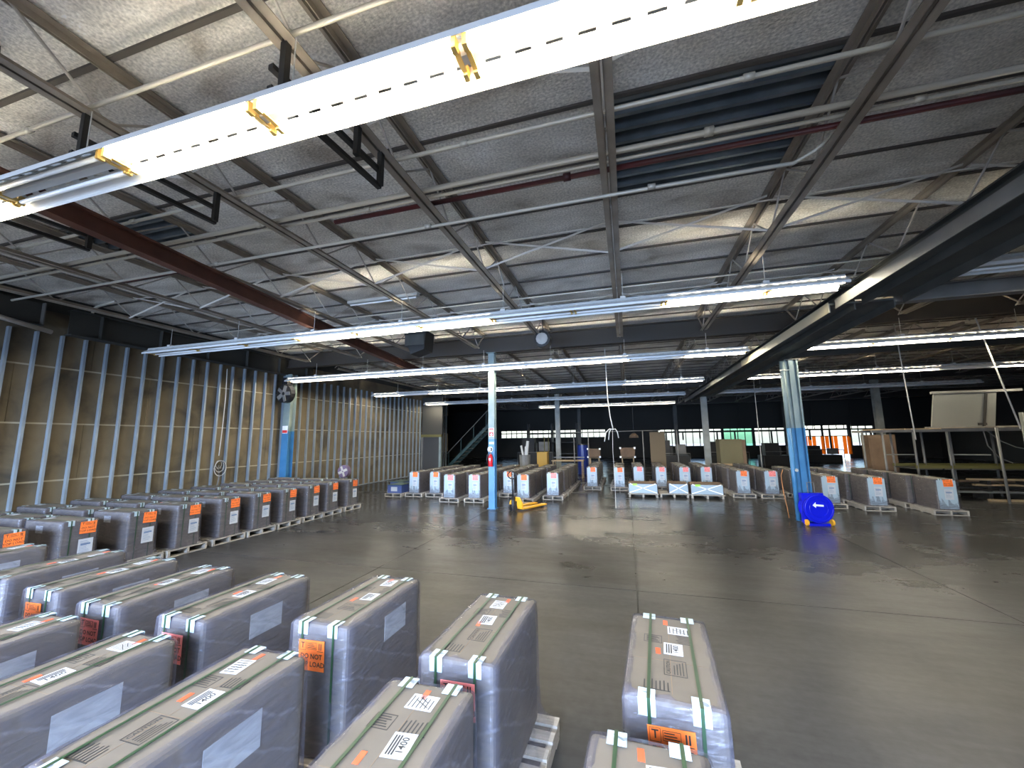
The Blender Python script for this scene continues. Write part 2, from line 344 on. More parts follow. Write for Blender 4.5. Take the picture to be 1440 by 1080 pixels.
# left wall: boards, tape lines, studs
wl = struct('wall_left', MB().box(XL-0.3, XL-0.12, YF-0.2, 26.5, -0.06, ZC+0.16), PLASTER)
bz = [0.0, 1.3, 2.585, 3.87, 5.15]
y = YF; k = 0
while y < 23.5:
    for q in range(4):
        off = 1.27 if q % 2 else 0
        B('wall_board', MB().box(XL-0.12, XL-0.095, y+off+0.004, y+off+2.54-0.004, bz[q]+0.004, bz[q+1]-0.004), BOARD, wl)
    y += 2.54
for zz in bz[1:4]: B('joint_tape', MB().box(XL-0.095, XL-0.091, YF, 26.4, zz-0.018, zz+0.018), TAPE, wl)
st = MB().box(-0.092, 0, -0.002, 0.0, 0, 4.62).box(-0.002, 0.0, 0.0, 0.045, 0, 4.62).box(-0.092, -0.090, 0.0, 0.045, 0, 4.62).mesh('wall_stud', STUD)
for k in range(-8, 52):
    O('wall_stud', st, wl, (XL + random.uniform(-0.004, 0.004), 4.82 + 0.4185*k, 0.0))
B('base_track', MB().box(XL-0.094, XL+0.004, YF, 26.4, 0, 0.03), STUD, wl)

# walls behind the camera (open dock doors), right and far (windows)
wf = MB()
ox = [-9.6, -4.8, 0.0]
edges = [XL-0.3] + sum([[x-1.75, x+1.75] for x in ox], []) + [XR]
for a, b in zip(edges[0::2], edges[1::2]): wf.box(a, b, YF-0.25, YF, -0.06, 3.7)
wf.box(XL-0.3, XR, YF-0.25, YF, 3.7, ZC+0.16)
struct('wall_front', wf, GREYSTEEL)
struct('wall_left_back', MB().box(-26.3, -26.0, 26.5, YB+0.2, -0.06, ZC+0.16).box(-26.3, XL-0.3, 26.3, 26.5, -0.06, ZC+0.16), PLASTER)
struct('floor_back', MB().box(-26.3, XL-0.2, 26.3, YB+0.2, -0.30, 0.0), FLOOR)
struct('ceiling_back', MB().box(-26.3, XL-0.2, 26.3, YB+0.2, ZC, ZC+0.3), TEE)
struct('wall_right', MB().box(XR, XR+0.25, YF-0.2, YB+0.2, -0.06, ZC+0.16), PLASTER)
wins = [(-14.4, -2.3, 2.2, 3.1, GLASS), (3.2, 9.3, 1.15, 2.95, GLASS), (9.5, 12.1, 1.15, 2.95, GGLASS), (12.3, 15.6, 1.15, 2.95, GLASS), (16.0, 20.2, 0.0, 3.05, None), (20.4, 22.2, 1.1, 3.0, GLASS)]
wb = MB(); xs = -26.3
for a, b, z0, z1, g in wins:
    wb.box(xs, a, YB, YB+0.25, -0.06, ZC+0.16)
    if z0 > 0: wb.box(a, b, YB, YB+0.25, -0.06, z0)
    wb.box(a, b, YB, YB+0.25, z1, ZC+0.16); xs = b
wb.box(xs, XR+0.25, YB, YB+0.25, -0.06, ZC+0.16)
struct('wall_back', wb, PLASTER)
wi = 0
for a, b, z0, z1, g in wins:
    wi += 1
    fr = MB().box(a, b, YB+0.06, YB+0.14, z0, z0+0.05).box(a, b, YB+0.06, YB+0.14, z1-0.05, z1)
    n = max(3, int((b-a)/0.62))
    for q in range(n+1):
        x = a + (b-a)*q/n; fr.box(max(a, x-0.035), min(b, x+0.035), YB+0.07, YB+0.13, z0+0.05, z1-0.05)
    zt = z1 - 0.34
    fr.box(a, b, YB+0.05, YB+0.15, zt-0.05, zt+0.05)
    if g is not None:
        fo = struct('window_%d' % wi, fr, DARK)
        for q in range(n):
            xa = a + (b-a)*q/n + 0.036; xb = a + (b-a)*(q+1)/n - 0.036
            B('pane', MB().box(xa, xb, YB+0.095, YB+0.103, z0+0.05, z1-0.05), g, fo)
    else:
        df = MB().box(a, b, YB+0.05, YB+0.15, zt-0.06, zt+0.06).box(a, a+0.07, YB+0.04, YB+0.16, 0, z1).box(b-0.07, b, YB+0.04, YB+0.16, 0, z1).box((a+b)/2-0.08, (a+b)/2+0.08, YB+0.04, YB+0.16, 0, z1)
        do = struct('door_1', df, DARK)
        for q in range(7): xa = a + (b-a)*(q+0.5)/7; B('glazing_bar', MB().box(xa-0.03, xa+0.03, YB+0.07, YB+0.13, zt+0.06, z1), DARK, do)
a, b = wins[4][0], wins[4][1]
cu = thing('orange_lit_panels', 'orange-lit curtain glowing in the far loading door', 'panelling', ((a+b)/2, YB-0.05, 0))  # stands for orange-lit goods; added translucent so daylight behind makes it glow
B('panelling_rail', MB().box(a-(a+b)/2, b-(a+b)/2, -0.02, 0.02, 2.02, 2.08), DARK, cu)
for q in range(12):
    if q in (4, 9): continue
    x = -2.0 + q*0.352; B('orange_lit_panel', MB().box(x, x+0.30, -0.005, 0.005, 0.35 if q % 3 else 0.9, 2.02), ORANGE_LIT, cu)

# ------------------------------------------------------------------ roof steel
# open-web joists
ZB, ZT = 4.90, 5.44
def chord(z0, flip, ya, yb, mi=0):
    mb = MB()
    for sx in (-1, 1):
        x0 = 0.012*sx; x1 = 0.085*sx
        if not flip: mb.box(min(x0, x1), max(x0, x1), ya, yb, z0, z0+0.009); mb.box(min(x0, x0+0.009*sx), max(x0, x0+0.009*sx), ya, yb, z0, z0+0.07)
        else: mb.box(min(x0, x1), max(x0, x1), ya, yb, z0+0.061, z0+0.07); mb.box(min(x0, x0+0.009*sx), max(x0, x0+0.009*sx), ya, yb, z0, z0+0.07)
    return mb
PAN = 0.66
bot_me = chord(0, False, 0.7, 11.15).mesh('bottom_chord', JOIST)
top_me = chord(ZT-0.035-ZB, True, 0.05, 11.80).mesh('top_chord', JOIST)
up_me = MB().tube([(0, 0, 0.03), (0, PAN, ZT-ZB)], 0.013, 6).mesh('web_bar', WEB)
dn_me = MB().tube([(0, 0, ZT-ZB), (0, PAN, 0.03)], 0.013, 6).mesh('web_bar', WEB)
end_me = MB().bar((0, 11.12, 0.03), (0, 11.72, 0.52), 0.03, 0.03).mesh('end_bar', JOIST)
end2_me = MB().bar((0, 0.72, 0.03), (0, 0.12, 0.52), 0.03, 0.03).mesh('end_bar', JOIST)
far_joist = {}
def place_name(i):
    if i < 5: return '%s roof joist left of the one straight ahead' % ORD[4-i]
    if i == 5: return 'roof joist straight ahead, beside the corrugated opening'
    return '%s roof joist right of the one straight ahead' % ORD[i-6]
for i, x in enumerate(JX[:12]):
    t = thing('roof_joist', 'open-web steel joist, near bay, ' + place_name(i), 'joist', (x, 0, ZB), 0, 'open-web roof joists of the near bay')
    O('bottom_chord', bot_me, t); O('top_chord', top_me, t); O('end_bar', end_me, t); O('end_bar', end2_me, t)
    yy = 0.72; k = 0
    while yy + PAN < 11.3:
        O('web_bar', up_me if k % 2 == 0 else dn_me, t, (0, yy, 0)); yy += PAN; k += 1
web_far = MB(); yy = 0.5; k = 0
while yy + PAN < 11.6:
    web_far.tube([(0, yy, 0.03 if k % 2 == 0 else ZT-ZB), (0, yy+PAN, ZT-ZB if k % 2 == 0 else 0.03)], 0.013, 4); yy += PAN; k += 1
web_me = web_far.mesh('web', WEB)
for b_, nm in ((1, 'second'), (2, 'third')):
    for i, x in enumerate(JX[:14]):
        t = thing('roof_joist', 'dim open-web joist of the %s bay back, %s' % (nm, '%s in line from the left wall' % ORD[i]), 'joist', (x, 12.0*b_, ZB), 0, 'roof joists of the %s bay' % nm)
        O('bottom_chord', bot_me, t); O('top_chord', top_me, t); O('web', web_me, t)
# girders carrying the joists
def ibeam(y0, y1, z0, z1, fw, tf=0.025, tw=0.02, axis='x', at=0.0):
    """I-section running along an axis"""
    pr = [(-fw/2, z0), (fw/2, z0), (fw/2, z0+tf), (tw/2, z0+tf), (tw/2, z1-tf), (fw/2, z1-tf), (fw/2, z1), (-fw/2, z1), (-fw/2, z1-tf), (-tw/2, z1-tf), (-tw/2, z0+tf), (-fw/2, z0+tf)]
    mb = MB(); b = len(mb.v); n = 12
    for tt in (y0, y1): mb.v += [((tt, at+a, e) if axis == 'x' else (at+a, tt, e)) for a, e in pr]
    for q in ([0, 1, 2, 3, 10, 11], [3, 4, 9, 10], [4, 5, 6, 7, 8, 9]): mb.face(q); mb.face([i+n for i in q][::-1])
    for i in range(n): mb.face([i, (i+1) % n, n+(i+1) % n, n+i])
    return mb
GY = [11.86, 24.0, 36.0]
for gy, nm in zip(GY, ('over the blue columns', 'over the second row of columns', 'over the third row of columns')):
    tag(B('roof_girder', ibeam(XL, XR, 4.88, 5.40, 0.24, axis='x'), BROWNSTEEL, None, (0, gy, 0)), 'long dark steel roof girder running crosswise ' + nm, 'girder')
# X bridging lines between joists
bnames = ['close above the nearest light row', 'short of the second light row', 'just beyond the second light row']
for yb, nm in zip((2.72, 5.87, 9.05), bnames):
    t = thing('bridging_line', 'line of pale crossed braces between the joists ' + nm, 'bracing', (0, yb, ZB))
    for i in range(11):
        xa, xb = JX[i], JX[i+1]
        B('brace_bar', MB().bar((xa+0.07, -0.02, 0.02), (xb-0.05, -0.02, ZT-ZB-0.03), 0.03, 0.008, upv=(0, 0.5, 1)), BRACE, t)
        B('brace_bar', MB().bar((xa+0.05, 0.02, ZT-ZB-0.03), (xb-0.07, 0.02, 0.02), 0.03, 0.008, upv=(0, 0.5, 1)), BRACE, t)
    B('strut_rod', MB().tube([(JX[0], 0.05, ZT-ZB-0.06), (JX[11], 0.05, ZT-ZB-0.06)], 0.012, 6), BRACE, t)
# pipes and conduits lying across the joists
def pipe(name, label, pts, r, m, cat='pipe', n=8, couplings=(), group=None):
    t = thing(name, label, cat, pts[0], 0, group); p0 = Vector(pts[0])
    B('run', MB().tube([Vector(p)-p0 for p in pts], r, n), m, t, smooth=True)
    for cx in couplings:
        B('coupling', MB().tube([(cx-0.04-p0.x, 0, 0), (cx+0.04-p0.x, 0, 0)], r*1.5, n), m, t, smooth=True)
    return t
pipe('conduit', 'pale conduit just in front of the nearest light row', [(-9.5, 1.92, 5.0), (2.2, 1.92, 5.0)], 0.019, CONDUIT, couplings=(-5.2, -2.2))
pipe('conduit', 'pale conduit just behind the nearest light row, front of corrugated opening', [(-12.3, 3.26, 5.0), (12.8, 3.27, 5.0)], 0.020, CONDUIT, couplings=(-6.1, -1.4, 1.1, 4.2))
pipe('conduit', 'thicker beige conduit, upper of the pair crossing the opening', [(-12.3, 3.80, 5.0), (12.8, 3.82, 5.0)], 0.030, CONDUIT, couplings=(-4.6, 0.9, 5.0))
pipe('conduit', 'thinner beige conduit, lower of the pair crossing the opening', [(-12.3, 3.93, 4.995), (12.8, 3.95, 4.995)], 0.020, CONDUIT, couplings=(-3.0, 2.6))
pipe('sprinkler_pipe', 'dark red sprinkler pipe running across below the conduit pair', [(-3.6, 4.06, 5.0), (12.8, 4.10, 5.0)], 0.030, REDPIPE, couplings=(-0.5, 3.9))
pipe('sprinkler_pipe', 'dark red sprinkler pipe stub over the rust-red beam', [(-9.4, 4.55, 5.0), (-7.1, 4.55, 5.0)], 0.028, REDPIPE)
pipe('conduit', 'pale conduit slung under the joists, bending up at its right end',
     [(-11.2, 4.30, 4.86), (1.55, 4.33, 4.86), (1.78, 4.36, 4.875), (1.95, 4.30, 4.93), (2.08, 4.18, 4.99)], 0.021, CONDUIT, couplings=(-6.0, -2.35, 0.4))
pipe('hanger_rod', 'thin dark rod crossing under the roof boards, mid opening', [(-10, 3.62, 5.30), (12.8, 3.64, 5.30)], 0.008, WEB)
pipe('conduit', 'thin grey conduit behind the second light row, higher', [(-10.5, 7.6, 5.0), (11.5, 7.65, 5.0)], 0.015, CONDUIT)
pipe('conduit', 'thin grey conduit behind the second light row, lower', [(-10.5, 8.35, 4.99), (11.5, 8.4, 4.99)], 0.013, CONDUIT)
pipe('flexible_conduit', 'black flexible conduit looping down at far upper left', [(-5.02, 1.6, 5.5), (-5.0, 1.6, 5.38), (-4.95, 1.6, 5.16), (-5.0, 1.6, 4.92), (-5.10, 1.6, 4.76), (-5.16, 1.6, 4.62), (-5.12, 1.6, 4.54)], 0.024, BLACK)
# rust-red beam
d = Vector((-7.55+5.9, 13.4-2.0, 0)); 
tag(B('rust_beam', ibeam(0, d.length, 4.60, 4.84, 0.15, axis='y'), RUST, None, (-5.9, 2.0, 0), math.atan2(-d.x, d.y)), 'rust-red steel I-beam hung slantwise below the joists at left', 'beam')
# black hanging rail frames under three joists
for x, nm, z1 in ((JX[4], 'nearest the centre, under the first joist left', 4.9), (JX[3], 'middle one, under the second joist left', 4.9), (JX[2], 'leftmost one, under the third joist left', 4.9)):
    t = thing('equipment_hanger', 'black square-tube rail frame ' + nm, 'frame', (x, 0, 0))
    for yv in ((1.9, 2.68, 3.03) if x == JX[4] else (1.9, 3.03)):
        B('hanger_post', MB().box(-0.024, 0.024, yv-0.024, yv+0.024, 4.56 if yv != 2.68 else 4.62, 4.93), DARK, t)
    for zz in (4.54, 4.71): B('rail', MB().bar((-0.02, 3.054, zz+0.02), (-0.10, 1.876 if x != JX[2] else 0.3, zz+0.02), 0.045, 0.04), DARK, t)
# runway beam on the right, in two lengths, and the cross beam
def runway(y0, y1, lip, label, plate):
    t = thing('runway_beam', label, 'beam', (3.74, y0, 4.10))
    ln = y1-y0
    B('wide_flange', MB().box(-0.43, 0.43, 0, ln, 0.12, 0.15), OLIVESTEEL, t)
    B('edge_channel', MB().box(-0.445, -0.43, 0, ln, 0.0, lip), GREYSTEEL, t)
    B('edge_channel', MB().box(0.43, 0.445, 0, ln, 0.0, lip), OLIVESTEEL, t)
    B('web_plate', MB().box(-0.09, -0.07, 0.02, ln, 0.02, 0.42), OLIVESTEEL, t)
    B('top_flange', MB().box(-0.17, 0.01, 0.02, ln, 0.42, 0.44), OLIVESTEEL, t)
    if plate: B('buff_edge_plate', MB().box(-0.452, -0.445, 0.0, 5.2, 0.0, lip+0.02), PLATE, t)
    return t
runway(-2.4, 7.25, 0.15, 'near length of the low steel runway beam crossing at upper right', False)
runway(7.45, 24.6, 0.15, 'far length of the runway beam, buff plate on its end', True)
tag(B('cross_beam', ibeam(0, 22.0, 4.20, 4.46, 0.17, axis='x'), GREYSTEEL, None, (4.25, 7.6, 0)), 'grey steel cross beam running right from the runway beam joint', 'beam')
tag(B('cross_beam', ibeam(0, 22.0, 4.55, 4.8, 0.16, axis='x'), OLIVESTEEL, None, (4.3, 14.2, 0)), 'dark steel cross beam behind the third light row at right', 'beam')
# beam along the head of the left wall
t = thing('wall_head_beam', 'dark steel beam along the head of the left stud wall', 'beam', (XL+0.16, 0, 0))
B('web_plate', MB().box(-0.02, 0.02, 5.66, 13.1, 4.64, 5.20), HEADSTEEL, t); B('flange', MB().box(-0.14, 0.14, 5.66, 13.1, 4.62, 4.645), HEADSTEEL, t); B('flange', MB().box(-0.14, 0.14, 5.66, 13.1, 5.20, 5.225), HEADSTEEL, t)
for q in range(6): B('stiffener', MB().box(-0.13, 0.13, 6.2+1.3*q, 6.22+1.3*q, 4.645, 5.20), HEADSTEEL, t)
t = thing('wall_head_beam', 'short dark steel beam at wall head, nearest the camera', 'beam', (XL+0.16, 0, 0))
B('web_plate', MB().box(-0.02, 0.02, 1.0, 5.2, 4.72, 5.22), HEADSTEEL, t); B('flange', MB().box(-0.14, 0.14, 1.0, 5.2, 4.70, 4.72), HEADSTEEL, t); B('stiffener', MB().box(-0.13, 0.13, 5.18, 5.2, 4.72, 5.22), GREYSTEEL, t)
pipe('pipe_stub', 'brown pipe with open end sloping down at upper left wall', [(XL+0.55, 3.2, 4.86), (XL+0.5, 5.25, 4.55)], 0.05, WEB)
pipe('conduit_elbow', 'pale bent conduit dropping to the left wall head', [(-11.3, 5.9, 5.40), (-12.05, 6.0, 5.40), (-12.22, 6.0, 5.36), (-12.26, 6.0, 5.215)], 0.03, CONDUIT)
# unit heater and old strip light up in the roof
t = thing('unit_heater', 'dark unit heater hung beyond the second light row', 'heater', (-5.6, 9.6, 0))
B('casing', MB().prism([(-0.35, 5.15), (0.35, 5.15), (0.30, 4.62), (-0.12, 4.50)], 0, 0.5), DARK, t); B('louvre', MB().box(-0.3, 0.3, -0.02, 0, 4.75, 5.05), OLIVESTEEL, t)
for dx in (-0.3, 0.3): B('hanger', MB().tube([(dx, 0.25, 5.15), (dx, 0.25, 5.5)], 0.012, 6), DARK, t)
t = thing('heater_fan', 'small dark round heater fan beyond second light row, beside the column top', 'heater', (-2.05, 10.2, 4.75))
B('drum', MB().tube([(0, -0.16, 0), (0, 0.16, 0)], 0.22, 14), DARK, t, smooth=False); B('guard', MB().tube([(0, -0.18, 0), (0, -0.165, 0)], 0.16, 12), WEB, t)
B('hanger', MB().tube([(0, 0, 0.2), (0, 0, 0.7)], 0.012, 6), DARK, t)

# ------------------------------------------------------------------ fluorescent rows
SEC = 1.5
def fixture_meshes():
    rf = MB(); h = SEC/2
    # sloping wings with uplight slots, lips, channel housing
    for sy in (-1, 1):
        P = [(0.185, 0.0), (0.19, 0.035), (0.102, 0.096), (0.075, 0.115)]
        def quad(xa, xb, p, q, th=0.004):
            b = len(rf.v)
            for x in (xa, xb):
                for (yv, z) in (p, q): rf.v.append((x, sy*yv, z)); rf.v.append((x, sy*(yv-0.001), z+th))
            for f in ((0, 2, 6, 4), (1, 5, 7, 3), (0, 4, 5, 1), (2, 3, 7, 6), (0, 1, 3, 2), (4, 6, 7, 5)): rf.face([b+i for i in f], 0)
        quad(-h, h, P[0], P[1]); quad(-h, h, P[1], P[2])
        for k in range(8):
            xa = -h + SEC*k/8; quad(xa, xa+SEC/8*0.45, P[2], P[3])
    hs = MB().prism([(-0.075, 0.105), (0.075, 0.105), (0.06, 0.165), (-0.06, 0.165)], -h, h, axis='x')
    hs.box(-h, h, -0.078, 0.078, 0.131, 0.135)
    hs.prism([(-0.03, 0.04), (0.03, 0.04), (0.05, 0.105), (-0.05, 0.105)], -h, h, axis='x')
    tb = MB().tube([(-h+0.05, 0, 0), (h-0.05, 0, 0)], 0.019, 8)
    sk = MB().cbox(0, 0.09, 0.055, 0.03, 0.05, 0.08).cbox(0, -0.09, 0.055, 0.03, 0.05, 0.08).cbox(0, 0, 0.045, 0.03, 0.2, 0.03)
    hg = MB().cbox(0, 0, 0.185, 0.09, 0.1, 0.04).tube([(0, 0, 0.2), (0, 0, ZB-4.28)], 0.005, 5)
    return (rf.mesh('reflector', ENAMEL), hs.mesh('channel_housing', LIPMAT), tb.mesh('tube', TUBE_ON, True), tb.mesh('tube', TUBE_OFF, True), sk.mesh('lampholder', SOCK), hg.mesh('wire_hanger', WIRE))
RFM, HSM, TON, TOFF, SKM, HGM = fixture_meshes()
def light_row(label, x0, n, y, lit, z=4.28, tail=0.0):
    t = thing('fluorescent_row', label, 'ceiling light', (x0, y, z), 0, 'rows of twin-tube strip lights')
    for k in range(n):
        r = O('reflector', RFM, t, (SEC*(k+0.5), 0, 0)); O('channel_housing', HSM, r)
        for sy in (-1, 1): O('tube', TON if lit[k] else TOFF, r, (0, sy*0.09, 0.038))
        O('lampholder', SKM, r, (-SEC/2+0.035, 0, 0)); O('lampholder', SKM, r, (SEC/2-0.035, 0, 0))
    if tail:
        r = O('reflector', RFM, t, (SEC*n+tail/2, 0, 0)); r.scale = (tail/SEC, 1, 1); O('channel_housing', HSM, r)
        for sy in (-1, 1): O('tube', TON, r, (0, sy*0.09, 0.038))
        O('lampholder', SKM, r, (-SEC/2+0.035, 0, 0))
    for x in JX:
        if x0+0.05 < x < x0+SEC*n-0.05: O('wire_hanger', HGM, t, (x-x0+0.1, 0, 0))
    return t
b1 = lambda st: [ch == '1' for ch in st]
light_row('nearest fluorescent row, blazing white across the top of the view', -9.8, 8, 1.885, b1('11101111'))
light_row('second fluorescent row, left of the runway beam, several tubes dark', -11.3, 9, 6.72, b1('000111001'), tail=1.0)
light_row('third fluorescent row, in front of the blue column heads, mostly lit', -11.85, 10, 11.46, b1('1111111101'))
light_row('fourth fluorescent row, left of the runway beam, behind the columns', -12.0, 10, 16.75, b1('1011110011'))
light_row('fifth fluorescent row, dim, lit only at its left end', -12.0, 10, 22.0, b1('1000000000'))
light_row('sixth and farthest fluorescent row, thin lit line', -5.9, 6, 27.3, b1('111111'))
light_row('second fluorescent row where it resumes right of the runway beam', 4.4, 6, 6.60, b1('010000'))
light_row('third fluorescent row where it resumes right of the runway beam', 4.4, 8, 11.46, b1('11100000'))
light_row('fourth fluorescent row where it resumes right of the runway beam', 4.4, 8, 16.75, b1('11110110'))
light_row('fifth fluorescent row, unlit, right of the runway beam', 4.4, 7, 22.0, b1('0000000'))
t = thing('old_strip_light', 'old unlit strip light tucked up between joists beyond second row', 'ceiling light', (-5.15, 7.4, 5.22))
B('housing', MB().box(-0.9, 0.9, -0.06, 0.06, 0.03, 0.09), LIPMAT, t); B('tube', MB().tube([(-0.85, 0, 0), (0.85, 0, 0)], 0.019, 8), TUBE_OFF, t)

# ------------------------------------------------------------------ columns
def hcol(z0, z1, wd, dp, mi=0, mb=None):
    mb = mb or MB(); t = 0.018
    mb.box(-wd/2, wd/2, -dp/2, -dp/2+t, z0, z1, mi); mb.box(-wd/2, wd/2, dp/2-t, dp/2, z0, z1, mi); mb.box(-t/2, t/2, -dp/2+t, dp/2-t, z0, z1, mi); return mb
t = thing('steel_column', 'blue-footed steel column standing clear by the pallet jack', 'column', (-4.08, 11.86, 0))
B('blue_shaft', hcol(0.02, 2.12, 0.2, 0.2), BLUE, t); B('pale_shaft', hcol(2.12, 4.86, 0.2, 0.2), PALE, t); B('base_plate', MB().box(-0.14, 0.14, -0.14, 0.14, 0, 0.02), BLUE, t); B('cap_plate', MB().box(-0.15, 0.15, -0.15, 0.15, 4.86, 4.88), PALE, t)
sg = thing('fire_sign', 'red and white fire extinguisher sign on the blue column', 'sign', (-4.08, 11.755, 2.19))
B('sign_face', MB().box(-0.085, 0.085, -0.006, 0, 0, 0.27), WHITE, sg)
B('red_panel', MB().box(-0.075, 0.075, -0.008, -0.006, 0.02, 0.145), SIGNRED, sg)
B('red_band', MB().box(-0.075, 0.075, -0.008, -0.006, 0.22, 0.262), SIGNRED, sg)
B('flame_symbol', MB().prism([(-0.025, 0.04), (0.025, 0.04), (0.034, 0.075), (0.012, 0.12), (-0.004, 0.095), (-0.03, 0.08)], -0.010, -0.008), WHITE, sg)
lb = MB()
for zz, tx, sz in ((0.19, 'FIRE', 0.05), (0.16, 'EXTINGUISHER', 0.018)):
    v, f = text_geo(tx, sz); lb.add(v, f, lambda p, zz=zz: (p[0], -0.0085, p[1]+zz))
B('lettering', lb, SIGNRED, sg)
pl = thing('paper_notice', 'small pale notice taped on the blue column below the sign', 'notice', (-4.08, 11.757, 1.96)); B('sheet', MB().box(-0.08, 0.08, -0.003, 0, 0, 0.07), PAPER, pl)
ex = thing('fire_extinguisher', 'red fire extinguisher hung on the blue column', 'extinguisher', (-4.08, 11.66, 1.28))
B('cylinder', MB().tube([(0, 0, 0), (0, 0, 0.02), (0, 0, 0.30), (0, 0, 0.35), (0, 0, 0.38)], [0.06, 0.07, 0.07, 0.045, 0.02], 12), RED, ex, smooth=True)
B('valve', MB().cbox(0, 0, 0.40, 0.035, 0.035, 0.05), GREYSTEEL, ex); B('handle', MB().bar((0, 0, 0.42), (0, -0.11, 0.46), 0.022, 0.012), BLACK, ex)
B('hose', MB().tube([(-0.01, -0.02, 0.40), (-0.09, -0.03, 0.36), (-0.11, -0.04, 0.2), (-0.09, -0.03, 0.05)], 0.012, 6), BLACK, ex, smooth=True)
B('instruction_label', MB().box(-0.03, 0.03, -0.074, -0.070, 0.19, 0.26), PAPER, ex)
B('wall_bracket', MB().box(-0.03, 0.03, 0.05, 0.10, 0.1, 0.3), BLACK, ex)
dg = thing('gauge_disc', 'round white and dark bracket disc above the extinguisher', 'bracket', (-4.11, 11.74, 1.80)); B('disc', MB().tube([(0, -0.02, 0), (0, 0.005, 0)], 0.085, 16), WHITE, dg); B('dark_segment', MB().prism([(0, 0.07), (0.06, 0.04), (0.07, 0), (0.06, -0.04), (0, -0.07), (0.02, 0)], -0.026, -0.02), DARK, dg)
# right column: H-section with round downpipe
t = thing('steel_column', 'blue-footed steel column carrying the runway beam, behind the reel', 'column', (4.22, 11.9, 0))
def hcol2(z0, z1): return MB().box(-0.15, -0.115, -0.12, 0.12, z0, z1).box(0.115, 0.15, -0.12, 0.12, z0, z1).box(-0.115, 0.115, -0.01, 0.01, z0, z1)
B('blue_shaft', hcol2(0.02, 2.3), BLUE, t); B('pale_shaft', hcol2(2.3, 4.07), PALE, t); B('cap_plate', MB().box(-0.16, 0.2, -0.15, 0.2, 4.07, 4.10), OLIVESTEEL, t); B('base_plate', MB().box(-0.18, 0.18, -0.18, 0.18, 0, 0.02), BLUE, t)
B('cover_strip', MB().box(-0.055, 0.055, -0.12, -0.04, 2.3, 4.07), PALE, t); B('blue_cover_strip', MB().box(-0.055, 0.055, -0.12, -0.04, 0.02, 2.3), BLUE, t)
t = thing('downpipe', 'round painted pipe clamped left of the runway column', 'pipe', (3.98, 11.70, 0))
B('blue_length', MB().tube([(0, 0, 0.02), (0, 0, 2.3)], 0.055, 12), BLUE, t, smooth=True); B('pale_length', MB().tube([(0, 0, 2.3), (0, 0, 4.04)], 0.055, 12), PALE, t, smooth=True); B('clamp', MB().tube([(0, 0, 3.78), (0, 0, 3.82)], 0.066, 12).cbox(0.1, 0, 3.8, 0.1, 0.03, 0.03), CONDUIT, t)
B('valve_boss', MB().tube([(0.05, -0.08, 1.25), (0.05, -0.04, 1.25)], 0.04, 10), CONDUIT, t)
# left column against stud wall
t = thing('steel_column', 'blue steel column standing against the left stud wall', 'column', (-12.16, 11.9, 0))
B('blue_shaft', hcol(0.02, 2.5, 0.30, 0.28), BLUE, t); B('pale_shaft', hcol(2.5, 4.64, 0.30, 0.28), PALE, t); B('base_plate', MB().box(-0.18, 0.18, -0.17, 0.17, 0, 0.02), BLUE, t)
sg = thing('column_sign', 'small red and white sign on the left wall column', 'sign', (-12.16, 11.752, 2.42)); B('plate', MB().box(-0.12, 0.12, -0.006, 0, 0, 0.28), WHITE, sg); B('red_panel', MB().box(-0.11, 0.11, -0.009, -0.006, 0.02, 0.12), SIGNRED, sg)
t = thing('wall_fan', 'black wall fan at the head of the left column', 'fan', (-12.05, 11.70, 3.85))
B('cage', MB().tube([(0, -0.02, 0.02), (0, -0.22, 0.02)], 0.34, 16), BLACK, t); B('motor', MB().tube([(0, 0.02, 0.02), (0, 0.05, 0.02)], 0.12, 10), DARK, t)
for q in range(5): an = 2*PI*q/5; B('blade', MB().bar((0.06*c(an), -0.24, 0.02+0.06*s(an)), (0.3*c(an), -0.24, 0.02+0.3*s(an)), 0.13, 0.012, upv=(0, 1, 0.3)), GREYSTEEL, t)
B('switch_box', MB().box(-0.12, 0.12, -0.2, 0.02, 0.36, 0.62), BLACK, t)
# back columns
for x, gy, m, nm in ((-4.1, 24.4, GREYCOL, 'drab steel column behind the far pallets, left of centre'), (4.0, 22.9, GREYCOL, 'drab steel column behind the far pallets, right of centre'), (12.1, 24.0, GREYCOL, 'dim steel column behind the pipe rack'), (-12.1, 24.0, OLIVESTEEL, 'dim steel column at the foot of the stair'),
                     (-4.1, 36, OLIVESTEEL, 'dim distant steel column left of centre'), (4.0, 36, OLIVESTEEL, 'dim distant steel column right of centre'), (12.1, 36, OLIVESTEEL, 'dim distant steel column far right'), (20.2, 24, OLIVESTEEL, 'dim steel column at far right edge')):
    t = thing('steel_column', nm, 'column', (x, gy, 0)); B('shaft', hcol(0.02, 4.86, 0.28, 0.24), m, t); B('base_plate', MB().box(-0.18, 0.18, -0.18, 0.18, 0, 0.02), m, t)

